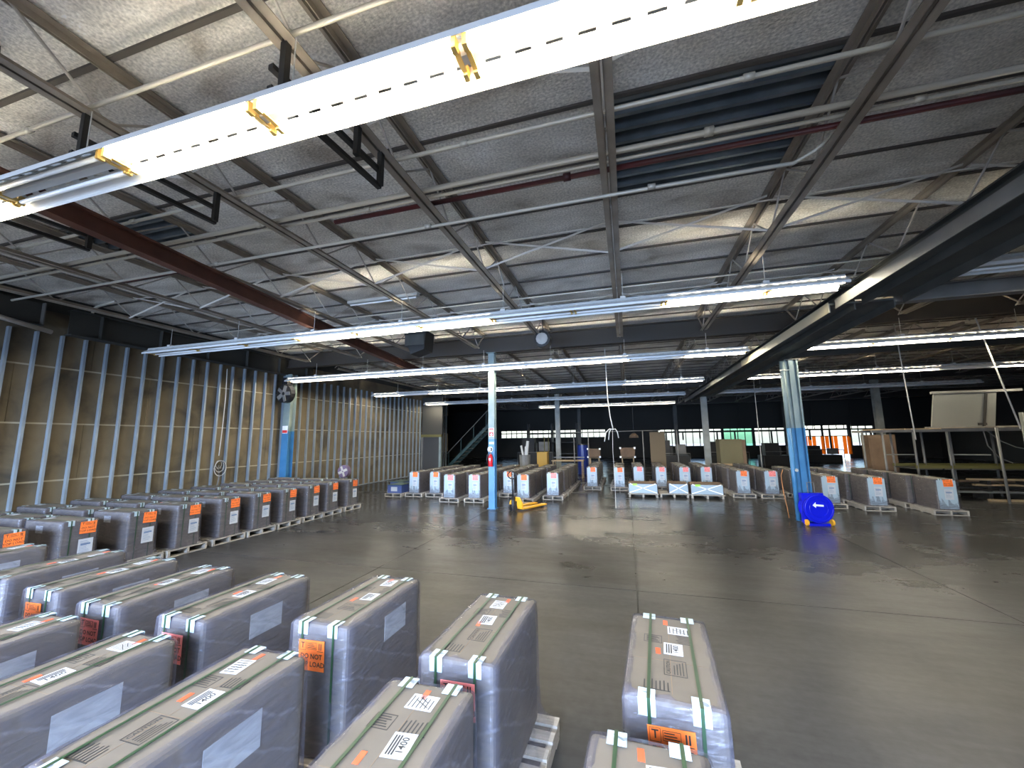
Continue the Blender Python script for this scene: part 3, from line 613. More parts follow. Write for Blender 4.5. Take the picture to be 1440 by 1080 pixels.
# ------------------------------------------------------------------ wrapped cartons on pallets
CW, CL, ZP, ZTOP = 0.44, 0.90, 0.13, 0.92
def carton_mesh():
    bm = bevelled(CW, CL, ZTOP-ZP, 0.022, 2); bmesh.ops.translate(bm, vec=(0, 0, (ZTOP+ZP)/2), verts=bm.verts)
    for v in bm.verts:
        if v.co.z < 0.3: v.co.x *= 0.99
    me = bpy.data.meshes.new('carton'); bm.to_mesh(me); bm.free(); me.materials.append(CARD); return me
CARTON = carton_mesh()
def film_mesh(seed):
    R = random.Random(seed); mb = MB(); nP = 44
    def ring(hx, hy, z, jit):
        out = []
        for k in range(nP):
            u = k/nP*4; side = int(u); t = u-side
            if side == 0: p = (-hx+2*hx*t, -hy)
            elif side == 1: p = (hx, -hy+2*hy*t)
            elif side == 2: p = (hx-2*hx*t, hy)
            else: p = (-hx, hy-2*hy*t)
            if abs(p[0]) > hx*0.96 and abs(p[1]) > hy*0.96: p = (p[0]*0.985, p[1]*0.992)
            out.append((p[0]*(1+R.uniform(0, jit)), p[1]*(1+R.uniform(0, jit*0.5)), z + R.uniform(-jit, jit)*0.3))
        return out
    hx, hy = CW/2+0.006, CL/2+0.006
    lv = [(hx-0.045, hy-0.045, ZTOP+0.005, 0.04), (hx-0.012, hy-0.012, ZTOP+0.006, 0.01), (hx+0.001, hy+0.001, ZTOP-0.015, 0.006), (hx+0.003, hy+0.003, 0.78, 0.012), (hx+0.004, hy+0.004, 0.62, 0.012), (hx+0.005, hy+0.005, 0.47, 0.016), (hx+0.006, hy+0.006, 0.33, 0.02), (hx+0.012, hy+0.008, 0.22, 0.02), (hx+0.04, hy+0.02, 0.165, 0.02), (0.335, hy+0.036, 0.134, 0.01)]
    for a in lv: mb.v += ring(*a)
    for i in range(len(lv)-1):
        for k in range(nP): k2 = (k+1) % nP; mb.face([i*nP+k, i*nP+k2, (i+1)*nP+k2, (i+1)*nP+k])
    me = mb.mesh('stretch_film', FILM, True); return me
FILMS = [film_mesh(sd) for sd in (11, 12, 13, 14)]
PWD, PLN = 0.72, 1.0
deck = MB().box(-PWD/2, PWD/2, -0.045, 0.045, -0.018, 0).mesh('deck_board', WOOD)
strg = MB().box(-0.02, 0.02, -PLN/2, PLN/2, 0.018, 0.112).mesh('stringer', WOOD)
botb = MB().box(-PWD/2, PWD/2, -0.05, 0.05, 0, 0.018).mesh('bottom_board', WOOD)
pj = MB()
for q in range(7): yv = -PLN/2+0.045+q*(PLN-0.09)/6; pj.box(-PWD/2, PWD/2, yv-0.045, yv+0.045, 0.112, 0.13)
for x in (-0.34, 0, 0.34): pj.box(x-0.02, x+0.02, -PLN/2, PLN/2, 0.018, 0.112)
for yv in (-0.44, 0, 0.44): pj.box(-PWD/2, PWD/2, yv-0.05, yv+0.05, 0, 0.018)
PJ = pj.mesh('pallet', WOOD)
def strap_mesh():
    mb = MB(); o = CL/2+0.012; z = ZTOP+0.008; wd = 0.0075
    mb.box(-wd, wd, -o-0.002, -o, 0.135, z); mb.box(-wd, wd, -o-0.002, o+0.002, z, z+0.002); mb.box(-wd, wd, o, o+0.002, 0.135, z); return mb.mesh('strap', STRAP)
STRAPM = strap_mesh()
def prot_mesh(sy):
    o = sy*(CL/2+0.0105); z = ZTOP+0.0065; t = sy*0.0012; mb = MB()
    mb.box(-0.038, 0.038, min(o, o-t), max(o, o-t), z-0.075, z); mb.box(-0.038, 0.038, min(o, o-sy*0.075), max(o, o-sy*0.075), z-0.0005, z+0.001); return mb.mesh('edge_protector', PROT)
PROTF, PROTB = prot_mesh(-1), prot_mesh(1)
LBL = MB().box(-0.1, 0.1, -0.0015, 0, -0.09, 0.09)
LBL_O, LBL_P = LBL.mesh('warning_label', ORANGE), LBL.mesh('warning_label', PINK)
def lettering_mesh():
    mb = MB()
    def put(tx, sz, x, z):
        v, f = text_geo(tx, sz); mb.add(v, f, lambda p: (p[0]+x, -0.0022, p[1]+z))
    put('T', 0.05, -0.068, 0.057); put('II', 0.055, 0.068, 0.054)
    put('DO NOT', 0.042, 0.0, -0.006); put('TOP LOAD', 0.042, 0.0, -0.052)
    def fr(x0, x1, z0, z1, t=0.002):
        for a in ((x0, x1, z0, z0+t), (x0, x1, z1-t, z1), (x0, x0+t, z0, z1), (x1-t, x1, z0, z1)): mb.box(a[0], a[1], -0.0022, -0.0016, a[2], a[3])
    fr(-0.092, -0.044, 0.028, 0.084); fr(-0.036, 0.04, 0.036, 0.078)
    for q in range(3): mb.box(-0.03, 0.034-0.01*q, -0.0022, -0.0016, 0.044+0.011*q, 0.048+0.011*q)
    mb.box(0.045, 0.092, -0.0022, -0.0016, 0.026, 0.029)
    return mb.mesh('lettering', INK)
LETTER = lettering_mesh()
A4 = MB().box(-0.09, 0.09, -0.0015, 0, -0.13, 0.13).mesh('paper_sheet', PAPER)
A4P = MB()
for q in range(9): A4P.box(-0.07, random.uniform(0.0, 0.07), -0.002, -0.0016, 0.09-0.022*q, 0.095-0.022*q)
A4P.box(-0.06, 0.06, -0.002, -0.0016, 0.035, 0.06); A4P = A4P.mesh('printing', mat('blue_grey_ink', (0.10, 0.16, 0.28), 0.6))
SIDE = MB().box(0, 0.0015, -0.14, 0.14, -0.085, 0.085).mesh('side_sheet', PAPER)
SIDES = MB().box(0, 0.0015, -0.085, 0.085, -0.055, 0.055).mesh('side_sheet', PAPER)
SLIP = MB().box(-0.05, 0.05, -0.065, 0.065, 0, 0.001).mesh('white_slip', PAPER)
ENDS = MB().box(-0.195, 0.195, -0.001, 0, -0.37, 0.36).box(-0.2, 0.2, -0.0016, -0.001, -0.02, -0.012).box(-0.2, 0.2, -0.0016, -0.001, -0.2, -0.192).box(-0.2, 0.2, -0.0016, -0.001, 0.12, 0.127).mesh('daylit_end_wrap', DAYLIT_WRAP)
def slip_text(kind):
    mb = MB()
    def put(tx, sz, x, y, rot):
        v, f = text_geo(tx, sz)
        cr, sr = c(rot), s(rot); mb.add(v, f, lambda p: (x+p[0]*cr-p[1]*sr, y+p[0]*sr+p[1]*cr, 0.0016))
    if kind == 0:
        put('1400', 0.042, 0.014, 0, PI/2)
        for q in range(3): mb.box(-0.038+0.012*q, -0.031+0.012*q, -0.05, 0.05, 0.001, 0.0016)
    else:
        R = random.Random(5)
        for q in range(6):
            y0 = -0.05+0.02*q; mb.box(-0.04, R.uniform(-0.01, 0.042), y0, y0+0.005, 0.001, 0.0016)
        mb.bar((-0.03, -0.04, 0.0012), (0.01, 0.03, 0.0012), 0.004, 0.0006); mb.bar((0.0, -0.03, 0.0012), (0.03, 0.02, 0.0012), 0.004, 0.0006)
    return mb.mesh('slip_printing', INK)
SLT = [slip_text(0), slip_text(1)]
def marking(kind):
    mb = MB(); z0, z1 = 0.0, 0.0006
    def fr(x0, x1, y0, y1, t=0.0035):
        for a in ((x0, x1, y0, y0+t), (x0, x1, y1-t, y1), (x0, x0+t, y0, y1), (x1-t, x1, y0, y1)): mb.box(a[0], a[1], a[2], a[3], z0, z1)
    if kind == 0:
        fr(-0.075, 0.075, -0.055, 0.055); v, f = text_geo('CAUTION', 0.028); mb.add(v, f, lambda p: (p[0], p[1]+0.032, z1))
        for q in range(4): mb.box(-0.06, 0.06-0.012*q, -0.04+0.014*q, -0.035+0.014*q, z0, z1)
    elif kind == 1:
        fr(-0.05, 0.05, -0.045, 0.045)
        for q in range(5): mb.box(-0.035, 0.035-0.008*(q % 3), -0.03+0.014*q, -0.025+0.014*q, z0, z1)
    else:
        for q in range(7): mb.box(-0.06+0.018*q, -0.054+0.018*q, -0.045, 0.02+0.006*(q % 3), z0, z1)
        mb.box(-0.06, 0.06, -0.052, -0.047, z0, z1)
    return mb.mesh('printed_marking', INK)
MARK = [marking(q) for q in range(3)]
RSTRIP = MB().box(-0.013, 0.013, -0.032, 0.032, 0, 0.001).mesh('red_sticker', REDSTRIP)
FLAP = MB().box(-0.002, 0.002, -CL/2+0.06, CL/2-0.06, 0, 0.0006).box(-CW/2+0.03, CW/2-0.03, -0.1-0.0015, -0.1+0.0015, 0, 0.0006).mesh('flap_seam', mat('seam_shadow_board', (0.17, 0.125, 0.085), 0.9))
FY = -(CL/2+0.0155)
def load(label, group, x, y, rz, detail, seed, side=0, lab=(-0.02, 0.735), paper=(0.03, 0.47), pink=False, has_label=True, has_paper=True, side_small=False, daylit_end_wrap=False):
    R = random.Random(seed)
    t = thing('pallet_load', label, 'pallet load', (x, y, 0), rz, group)
    O('carton', CARTON, t); O('stretch_film', FILMS[seed % 4], t)
    if detail >= 2:
        p = O('pallet', strg, t)
        for sx in (-0.34, 0.34): O('stringer', strg, p, (sx, 0, 0))
        for q in range(7): O('deck_board', deck, p, (R.uniform(-0.006, 0.006), -PLN/2+0.045+q*(PLN-0.09)/6, 0.13))
        for yv in (-0.44, 0, 0.44): O('bottom_board', botb, p, (0, yv, 0))
    else: O('pallet', PJ, t)
    for sx in (-0.115, 0.115):
        O('strap', STRAPM, t, (sx+R.uniform(-0.012, 0.012), 0, 0))
        if detail >= 1: O('edge_protector', PROTF, t, (sx, 0, 0)); O('edge_protector', PROTB, t, (sx, 0, 0))
    if has_label:
        lo = O('warning_label', LBL_P if pink else LBL_O, t, (lab[0], FY, lab[1]))
        lo.rotation_euler = (0, R.uniform(-0.05, 0.05), 0); lo['label'] = 'fluorescent label reading DO NOT TOP LOAD'
        if detail >= 1: O('lettering', LETTER, lo)
    if daylit_end_wrap: O('daylit_end_wrap', ENDS, t, (0, -(CL/2+0.0135), 0.53))  # added layer that carries the painted daylight on the camera-facing end
    if has_paper:
        po = O('paper_sheet', A4, t, (paper[0], FY, paper[1]))
        if detail >= 1: O('printing', A4P, po)
    if side:
        sxx = (CW/2+0.0005) if side > 0 else -(CW/2+0.002)
        O('side_sheet', SIDES if side_small else SIDE, t, (sxx, R.uniform(0.02, 0.1) if not side_small else 0.08, 0.80 if side_small else 0.74))
    zt = ZTOP+0.0005
    if detail >= 1: O('flap_seam', FLAP, t, (R.uniform(-0.01, 0.01), 0, zt))
    sl = O('white_slip', SLIP, t, (R.uniform(-0.06, 0.06), R.uniform(0.26, 0.32), zt+0.001), R.choice((0, PI/2, 0.1)))
    if detail >= 2:
        O('slip_printing', SLT[1], sl)
        s2 = O('white_slip', SLIP, t, (R.uniform(-0.02, 0.06), R.uniform(0.0, 0.06), zt+0.001), R.uniform(-0.08, 0.08)); O('slip_printing', SLT[0], s2)
        O('red_sticker', RSTRIP, t, (R.uniform(-0.07, -0.03), R.uniform(-0.05, 0.02), zt+0.001), R.uniform(-0.1, 0.1)); O('red_sticker', RSTRIP, t, (R.uniform(-0.05, 0.05), R.uniform(0.36, 0.39), zt+0.001), R.uniform(-0.1, 0.1))
        O('printed_marking', MARK[0], t, (0.02, -0.17+R.uniform(-0.02, 0.02), zt+0.0002), R.choice((0, PI/2)))
        O('printed_marking', MARK[1], t, (-0.09, 0.15+R.uniform(-0.02, 0.02), zt+0.0002)); O('printed_marking', MARK[2], t, (0.07, 0.17, zt+0.0002), R.choice((0, 0.1, PI/2)))
        O('printed_marking', MARK[2], t, (-0.07, -0.32, zt+0.0002))
    return t
NG = 'strapped cartons on pallets in the two nearest rows'
A = [(0.168, 2.515, -3.7), (-0.94, 2.586, -1.5), (-1.99, 2.75, -0.5), (-2.98, 2.58, -1), (-3.85, 2.59, 0.5), (-4.69, 2.67, 0), (-5.60, 2.75, 1), (-6.85, 2.70, 0)]
an = ['standing apart at right, beside the open floor', 'second from the right, pink-orange label', 'third from the right, orange label', 'fourth from the right, white side sheet', 'fifth from the right, gash in its top', 'sixth from the right', 'seventh from the right', 'eighth from the right, at the left edge']
GASH = MB().prism([(-0.012, -0.11), (0.012, -0.02), (0.004, 0.11), (-0.006, 0.04)], 0, 0.0007, axis='z').mesh('torn_slit', INK)
for i, (x, y, r) in enumerate(A):
    ld = load('tan strapped carton in the second-nearest row, ' + an[i], NG, x, y, math.radians(r), 2, 20+i, side=1 if i >= 2 else 0, pink=i in (1, 3, 4), has_paper=False, lab=(-0.015 if i == 0 else (0.02 if i == 1 else -0.035), 0.735))
    if i == 4: O('torn_slit', GASH, ld, (0.02, 0.28, ZTOP+0.0012), 0.15); O('torn_slit', GASH, ld, (-0.02, -0.2, ZTOP+0.0012), 0.3)
Bq = [(0.005, 1.35, -1.5), (-0.97, 1.465, 0.5), (-1.99, 1.51, 0), (-2.913, 1.465, 0), (-3.852, 1.50, 0), (-4.75, 1.48, 1)]
bn = ['rightmost, cut off by the frame bottom', 'second from right, white 1400 slip on top', 'third from right, long top with red sticker', 'fourth from right, pale patch on its side', 'fifth from right, at the left edge', 'sixth from right, beyond the left edge']
for i, (x, y, r) in enumerate(Bq):
    load('tan strapped carton in the nearest row, ' + bn[i], NG, x, y, math.radians(r), 2, 40+i, side=1 if i in (2, 3, 4) else 0)
# left block: files along the stud wall, label ends facing the aisle
LYs = [3.50, 4.30, 5.10, 5.92, 6.74, 7.52, 8.32, 9.12, 9.90, 10.75]
files = ['aisle-side', 'second', 'third']
for j, xc in enumerate((-8.76, -9.88, -11.0)):
    for i, yv in enumerate(LYs):
        yv2 = yv + random.uniform(-0.03, 0.03)
        load('wrapped carton, %s from the near end in the %s file by the stud wall' % (ORD[i], files[j]), 'wrapped cartons in files along the left stud wall', xc + random.uniform(-0.03, 0.03), yv2, PI/2 + random.uniform(-0.03, 0.03), 2 if j == 0 and i > 2 else 1, 60+i+10*j, side=-1 if j == 0 else 0, side_small=True, lab=(0.09, 0.80), paper=(0.08, 0.50), has_label=j == 0, has_paper=j == 0)
# far block: columns of cartons receding, label ends towards the camera
FAR = [(-7.83, 13.62, 4), (-7.02, 13.72, 4), (-5.95, 12.70, 5), (-5.08, 12.80, 5), (-4.30, 14.24, 4), (-3.46, 13.12, 5), (-2.57, 13.91, 5), (-1.48, 16.85, 4), (-0.41, 16.82, 3), (0.36, 17.35, 3), (1.24, 17.25, 3), (2.11, 17.29, 3), (2.93, 17.44, 3), (3.79, 15.68, 4), (4.69, 15.69, 4), (5.64, 13.91, 4), (6.65, 13.67, 4), (7.98, 13.33, 4)]
for i, (x, y, n) in enumerate(FAR):
    for k in range(n):
        lbl = ('front' if k == 0 else ORD[k]) + ' wrapped carton in the %s column from the left of the far block' % ORD[i]
        load(lbl, 'wrapped cartons in columns of the far block', x + random.uniform(-0.03, 0.03), y + 0.5 + 1.1*k, random.uniform(-0.02, 0.02) - (0.05 if i > 14 else 0), 1 if k == 0 else 0, 100+i*7+k, lab=(0.04, 0.82), paper=(0.03, 0.53), pink=i in (2, 3, 6, 9, 10, 11, 12, 14), has_label=k == 0, has_paper=k == 0 and i != 9, side=0, daylit_end_wrap=k == 0)
# low wrapped crates in the middle of the far block
def low_crate(label, x, y, w2, off, lime):
    t = thing('low_crate', label, 'crate', (x, y, 0), 0, 'low wrapped crates before the far block')
    p = O('pallet', MB().box(-w2/2-0.03, w2/2+0.03, -0.05, 0.75, 0.10, 0.13).box(-w2/2, -w2/2+0.06, -0.05, 0.75, 0, 0.10).box(-0.03, 0.03, -0.05, 0.75, 0, 0.10).box(w2/2-0.06, w2/2, -0.05, 0.75, 0, 0.10).mesh('pallet', WOOD), t)
    bm = bevelled(w2-off, 0.68, 0.36, 0.02); bmesh.ops.translate(bm, vec=(off/2, 0.35, 0.31), verts=bm.verts); me = bpy.data.meshes.new('crate_body'); bm.to_mesh(me); bm.free(); me.materials.append(CRATE); O('crate_body', me, t)
    fm = MB().box(off/2-w2/2+off/2-0.006, w2/2+0.006, 0.004, 0.696, 0.135, 0.46); B('stretch_film', fm, FILM, t)
    for sgn in (-1, 1): B('film_tail', MB().bar((off/2-sgn*(w2-off)*0.48, -0.004, 0.15), (off/2+sgn*(w2-off)*0.45, -0.004, 0.47), 0.03, 0.003, upv=(0, 1, 0)), WHITE, t)
    B('top_sheet', MB().box(off-w2/2+0.02, w2/2-0.02, 0.03, 0.67, 0.492, 0.496), CRATE, t)
    B('daylit_front_sheet', MB().box(off/2-w2/2+off/2+0.01, w2/2-0.01, -0.003, 0.003, 0.14, 0.455), DAYLIT_WRAP, t)  # added sheet, daylight on the crate front painted in its colour
    if lime: B('lime_label', MB().box(-w2*0.36, -w2*0.2, -0.010, -0.007, 0.40, 0.47), LIME, t)
low_crate('low wrapped crate, leftmost of three, lime label', 0.45, 15.2, 0.98, 0.0, True)
low_crate('low wrapped crate, middle of three, sitting right on its pallet', 1.50, 15.35, 0.94, 0.3, False)
low_crate('low wrapped crate, rightmost of three, lime label', 2.55, 15.25, 1.02, 0.0, True)
# blue-banded low bundles at the left end of the far block
for q, (x, y) in enumerate(((-9.2, 14.6), (-8.62, 13.55))):
    t = thing('low_bundle', ('low blue wrapped bundle on pallet, left of the far block' if q == 0 else 'low blue wrapped bundle, hard against the far block'), 'bundle', (x, y, 0))
    O('pallet', PJ, t, (0, 0.4, 0)); B('bundle_body', MB().box(-0.3, 0.3, 0.0, 0.8, 0.13, 0.42), mat('navy_wrap%d' % q, (0.05, 0.08, 0.22), 0.3), t); B('top_sheet', MB().box(-0.31, 0.31, -0.01, 0.81, 0.42, 0.44), TEAL, t); B('white_label', MB().box(-0.15, 0.12, -0.004, -0.001, 0.2, 0.36), PAPER, t)

# ------------------------------------------------------------------ pallet jack, hose reel, fan
t = thing('pallet_jack', 'yellow hand pallet jack with black handle by the blue column', 'pallet jack', (-3.36, 11.62, 0), math.radians(-27))
for sx in (-1, 1):
    f = B('fork', MB().prism([(0.17, 0.062), (1.22, 0.062), (1.30, 0.045), (1.30, 0.035), (0.17, 0.02)], sx*0.19-0.08, sx*0.19+0.08, axis='x').mesh('fork', JACKY) and MB().box(sx*0.19-0.08, sx*0.19+0.08, 0.15, 1.22, 0.045, 0.085).box(sx*0.19-0.06, sx*0.19+0.06, 1.22, 1.30, 0.045, 0.075), JACKY, t)
    B('fork_roller', MB().tube([(sx*0.19-0.05, 1.12, 0.04), (sx*0.19+0.05, 1.12, 0.04)], 0.038, 10), RUBBER, f)
B('fork_frame', MB().prism([(-0.26, 0.06), (0.26, 0.06), (0.24, 0.22), (0.12, 0.38), (-0.12, 0.38), (-0.24, 0.22)], 0.10, 0.17), JACKY, t)
B('pump', MB().tube([(0, 0.0, 0.1), (0, 0.0, 0.32)], 0.055, 10).cbox(0, 0.06, 0.2, 0.12, 0.12, 0.14).cbox(0, 0.0, 0.36, 0.09, 0.09, 0.08), BLACK, t)
for sx in (-1, 1): B('steer_wheel', MB().tube([(sx*0.05, -0.02, 0.09), (sx*0.105, -0.02, 0.09)], 0.09, 14), RUBBER, t)
B('tow_bar', MB().tube([(0, 0, 0.36), (0, -0.03, 0.92)], 0.024, 8), BLACK, t, smooth=True)
hp = [(0.17*s(a)*(1.0 if c(a) > -0.4 else 0.75), -0.04, 1.045 - 0.115*c(a)) for a in [2*PI*q/18 for q in range(19)]]
B('loop_handle', MB().tube(hp, 0.018, 8).bar((0, -0.035, 0.9), (0, -0.04, 1.13), 0.03, 0.02), BLACK, t, smooth=True)
B('control_lever', MB().bar((0.02, -0.06, 1.0), (0.07, -0.07, 1.07), 0.012, 0.012), GREYSTEEL, t)
t = thing('hose_reel', 'round blue hose reel with white arrow beside the runway column', 'hose reel', (4.22, 11.32, 0), math.radians(10))
R_ = 0.335; zc = 0.40
B('front_disc', MB().tube([(0, -0.13, zc), (0, -0.10, zc)], R_, 36), REELBLUE, t); B('back_disc', MB().tube([(0, 0.06, zc), (0, 0.09, zc)], R_, 36), REELBLUE, t)
B('hose_coil', MB().tube([(0, -0.098, zc), (0, 0.058, zc)], 0.27, 24), mat('hose_yellow', (0.55, 0.45, 0.05), 0.5), t)
rg = [(0.30*c(2*PI*q/36), -0.135, zc+0.30*s(2*PI*q/36)) for q in range(37)]; B('raised_rim', MB().tube(rg, 0.012, 6), REELBLUE, t, smooth=True)
rg = [(0.2*c(2*PI*q/36), -0.133, zc+0.2*s(2*PI*q/36)) for q in range(37)]; B('raised_ring', MB().tube(rg, 0.008, 6), REELBLUE, t, smooth=True)
B('white_arrow', MB().prism([(-0.13, zc+0.075), (-0.06, zc+0.145), (-0.06, zc+0.10), (0.11, zc+0.085), (0.11, zc+0.045), (-0.06, zc+0.055), (-0.06, zc+0.015)], -0.134, -0.1305), WHITE, t)
B('bracket', MB().box(-0.29, 0.2, -0.02, 0.10, 0.56, 0.74).box(-0.29, -0.23, 0.0, 0.08, 0.05, 0.6), REELBLUE, t)
B('stand', MB().box(-0.22, 0.24, -0.1, 0.14, 0.0, 0.05), REELBLUE, t)
for sx in (-0.27, 0.29): B('wheel', MB().tube([(sx, -0.05, 0.07), (sx+0.04, -0.05, 0.07)], 0.07, 12), JACKY, t)
B('pull_handle', MB().tube([(-0.1, 0.04, 0.74), (-0.1, 0.05, 0.98), (0.05, 0.05, 0.98), (0.05, 0.04, 0.74)], 0.012, 6), GREYSTEEL, t)
t = thing('air_hose', 'orange-yellow hose hanging down beside the runway column', 'hose', (3.80, 11.85, 0)); B('run', MB().tube([(0, 0, 1.25), (-0.06, -0.02, 1.1), (-0.04, 0, 0.7), (0.01, 0, 0.3), (0.02, -0.02, 0.05)], 0.011, 6), mat('hose_orange', (0.35, 0.14, 0.04), 0.5), t, smooth=True)
# fan lying on the left block and cable bundle on the stud wall
t = thing('drum_fan', 'small purplish drum fan standing behind the far end of left cartons', 'fan', (-11.6, 14.4, 0))
B('stand', MB().box(-0.2, 0.2, -0.12, 0.12, 0, 0.04).box(-0.02, 0.02, -0.02, 0.02, 0.04, 0.62), PURPLE, t); B('cage', MB().tube([(0, -0.1, 0.85), (0, 0.08, 0.85)], 0.26, 16), PURPLE, t)
for q in range(4): a_ = 2*PI*q/4+0.4; B('blade', MB().bar((0.03*c(a_), -0.115, 0.85+0.03*s(a_)), (0.22*c(a_), -0.115, 0.85+0.22*s(a_)), 0.10, 0.01, upv=(0, 1, 0.3)), WIRE, t)
t = thing('cable_bundle', 'tangled cable bundle hanging on the left stud wall', 'cable', (XL+0.012, 9.62, 0))
B('drop', MB().tube([(0, 0, 4.5), (0, 0.03, 3.6), (0.02, 0.0, 2.6), (0, -0.02, 1.7)], 0.012, 6), WIRE, t)
for q in range(5):
    rr = 0.12+0.03*q; B('loop', MB().tube([(0.02*q, rr*s(2*PI*k/14)*0.8, 1.55-rr+rr*c(2*PI*k/14)) for k in range(15)], 0.010, 5), BLACK if q % 2 else WIRE, t)
B('tail', MB().tube([(0, 0, 1.4), (0.02, 0.03, 1.0), (0, 0, 0.7)], 0.02, 6), GREYSTEEL, t)
# hanging cable with coil in the middle
t = thing('hanging_cable', 'pale hanging cable with loose looped end, centre', 'cable', (-0.52, 12.5, 0))
B('drop', MB().tube([(-0.02, 0, 4.9), (-0.01, 0, 4.0), (0, 0, 3.3), (0.05, 0, 2.75), (0.12, 0, 2.35)], 0.016, 6), WIRE, t, smooth=True)
for q, (dx, w_) in enumerate(((-0.22, 0.3), (-0.12, 0.2), (0.12, 0.14))):
    B('loop_end', MB().tube([(0.12, 0, 2.36), (0.12+dx*0.5, 0.02, 2.38), (0.12+dx, 0.03, 2.28), (0.12+dx*1.25, 0.03, 2.0 + 0.05*q)], 0.016, 6), WIRE, t, smooth=True)
B('tail', MB().tube([(0.10, 0.02, 2.34), (0.08, 0.03, 1.7), (0.10, 0.03, 0.9), (0.09, 0.03, 0.02)], 0.006, 6), WIRE, t)
for x, y, z0, z1, dx, nm in ((7.75, 14.0, 1.95, 5.5, 0.10, 'thin pale rod hanging above the right cartons'), (8.15, 12.0, 2.2, 5.5, 0.55, 'slanting pale rod hanging at far right, before the grey sheet'), (5.8, 20.6, 0.0, 5.5, 0.0, 'thin pole rising behind the far cartons, right of olive board')):
    pipe('hanging_rod', nm, [(x, y, z1), (x+dx, y, z0)], 0.016, WIRE, 'rod')

# ------------------------------------------------------------------ stair, doorway and goods at the back
t = thing('steel_stair', 'dim steel stair rising against the back of the left wall', 'stair', (-11.9, 24.6, 0))
for q in range(14): B('tread', MB().box(0.1+0.22*q, 0.1+0.22*q+0.26, 0, 1.0, 0.22*(q+1)-0.03, 0.22*(q+1)), GREYSTEEL, t)
for yv in (-0.03, 1.0): B('stringer', MB().bar((0.0, yv+0.015, 0.05), (3.3, yv+0.015, 3.15), 0.03, 0.2), TEAL, t)
for q in range(4): B('baluster', MB().box(0.3+0.9*q, 0.34+0.9*q, -0.03, 0.0, 0.3+0.9*q, 1.3+0.9*q), TEAL, t)
B('handrail', MB().tube([(0.2, -0.015, 1.2), (3.2, -0.015, 4.1)], 0.02, 6), GREYSTEEL, t)
dr = struct('door_2', MB().box(-13.35+1.0, -12.25+1.0+0.02, 22.5, 22.56, 0.0, 2.30), DOORM)
B('lintel', MB().box(-12.5, -11.1, 22.44, 22.60, 2.30, 2.46), LINTEL, dr); B('jamb', MB().box(-11.23, -11.1, 22.42, 22.60, 0, 2.30), PALE, dr); B('jamb', MB().box(-12.46, -12.35, 22.44, 22.6, 0, 2.3), GREYSTEEL, dr)
struct('wall_partition', MB().box(XL, -11.1, 22.60, 22.7, 2.46, 4.8).box(XL, -12.35, 22.60, 22.7, 0, 2.46), PLASTER)
def crate_with_caps(label, x, y, z, w_, h_, base=True):
    t = thing('capped_crate', label, 'crate', (x, y, 0), 0, 'brown crates with white corner caps')
    B('crate_body', MB().box(0, w_, 0, 0.6, z, z+h_), CRATE, t)
    for a in (0.0, w_):
        for e in (0.0, h_): B('corner_cap', MB().cbox(a, -0.005, z+e, 0.09, 0.09, 0.09), WHITE, t)
    B('trestle', MB().box(0, w_, 0, 0.6, z-0.06, z-0.046).box(0.05, 0.1, 0.05, 0.1, 0, z-0.06).box(w_-0.1, w_-0.05, 0.05, 0.1, 0, z-0.06).box(0.05, 0.1, 0.5, 0.55, 0, z-0.06).box(w_-0.1, w_-0.05, 0.5, 0.55, 0, z-0.06), TIMBER, t)
crate_with_caps('brown crate with white corner caps, left one', -2.05, 21.6, 1.12, 0.62, 0.42)
crate_with_caps('brown crate with white corner caps, right one', -0.38, 21.6, 1.12, 0.72, 0.46)
t = thing('panel_stack', 'tall tan board stack standing behind the far cartons', 'boards', (1.1, 21.4, 0))
for q in range(3): B('board', MB().box(0.0+0.01*q, 0.72, 0.05*q, 0.05*q+0.035, 0, 2.38-0.02*q), TANB, t)
t = thing('big_carton', 'broad olive-brown carton on a skid behind the right-hand cartons', 'carton', (4.2, 20.9, 0))
B('carton_body', MB().box(0, 0.95, 0, 0.9, 0.85, 1.98), OLIVE, t); B('side_strip', MB().box(0.955, 1.09, 0, 0.9, 0.85, 1.95), CRATE, t); B('skid', MB().box(0, 1.1, 0, 0.9, 0.75, 0.85).box(0, 0.1, 0, 0.9, 0, 0.75).box(1.0, 1.1, 0, 0.9, 0, 0.75), TIMBER, t)
t = thing('yellow_crate', 'yellow crate behind the middle of the far block', 'crate', (-4.75, 21.2, 0)); B('crate_body', MB().box(0, 0.55, 0, 0.5, 0.62, 1.36), YELLOW, t); B('lid', MB().box(-0.02, 0.57, -0.02, 0.52, 1.36, 1.40), YELLOW, t); B('stand', MB().box(0, 0.55, 0, 0.5, 0, 0.62), TIMBER, t)
t = thing('tube_bin', 'grey bin holding upright rolled tubes behind the far block', 'bin', (-5.45, 21.3, 0)); B('bin_body', MB().tube([(0, 0, 0), (0, 0, 1.25)], [0.27, 0.31], 14, cap=True), GREYSTEEL, t)
for q, (dx, h_) in enumerate(((-0.16, 1.75), (0.14, 2.0), (0.05, 1.7))): B('rolled_tube', MB().tube([(dx*0.6, 0, 1.2), (dx*1.3, -0.02, h_)], 0.085 if q == 1 else 0.06, 10), LIPMAT, t)
t = thing('trestle_table', 'work table standing behind the left half of the far block', 'table', (-4.0, 21.4, 0)); B('tabletop', MB().box(0, 1.7, 0, 0.8, 0.9, 0.95), TIMBER, t)
for a in (0.05, 1.6):
    for e in (0.05, 0.7): B('leg', MB().box(a, a+0.05, e, e+0.05, 0, 0.9), TIMBER, t)
B('top_rail', MB().box(0, 1.7, 0.76, 0.8, 1.05, 1.1), GREYSTEEL, t)
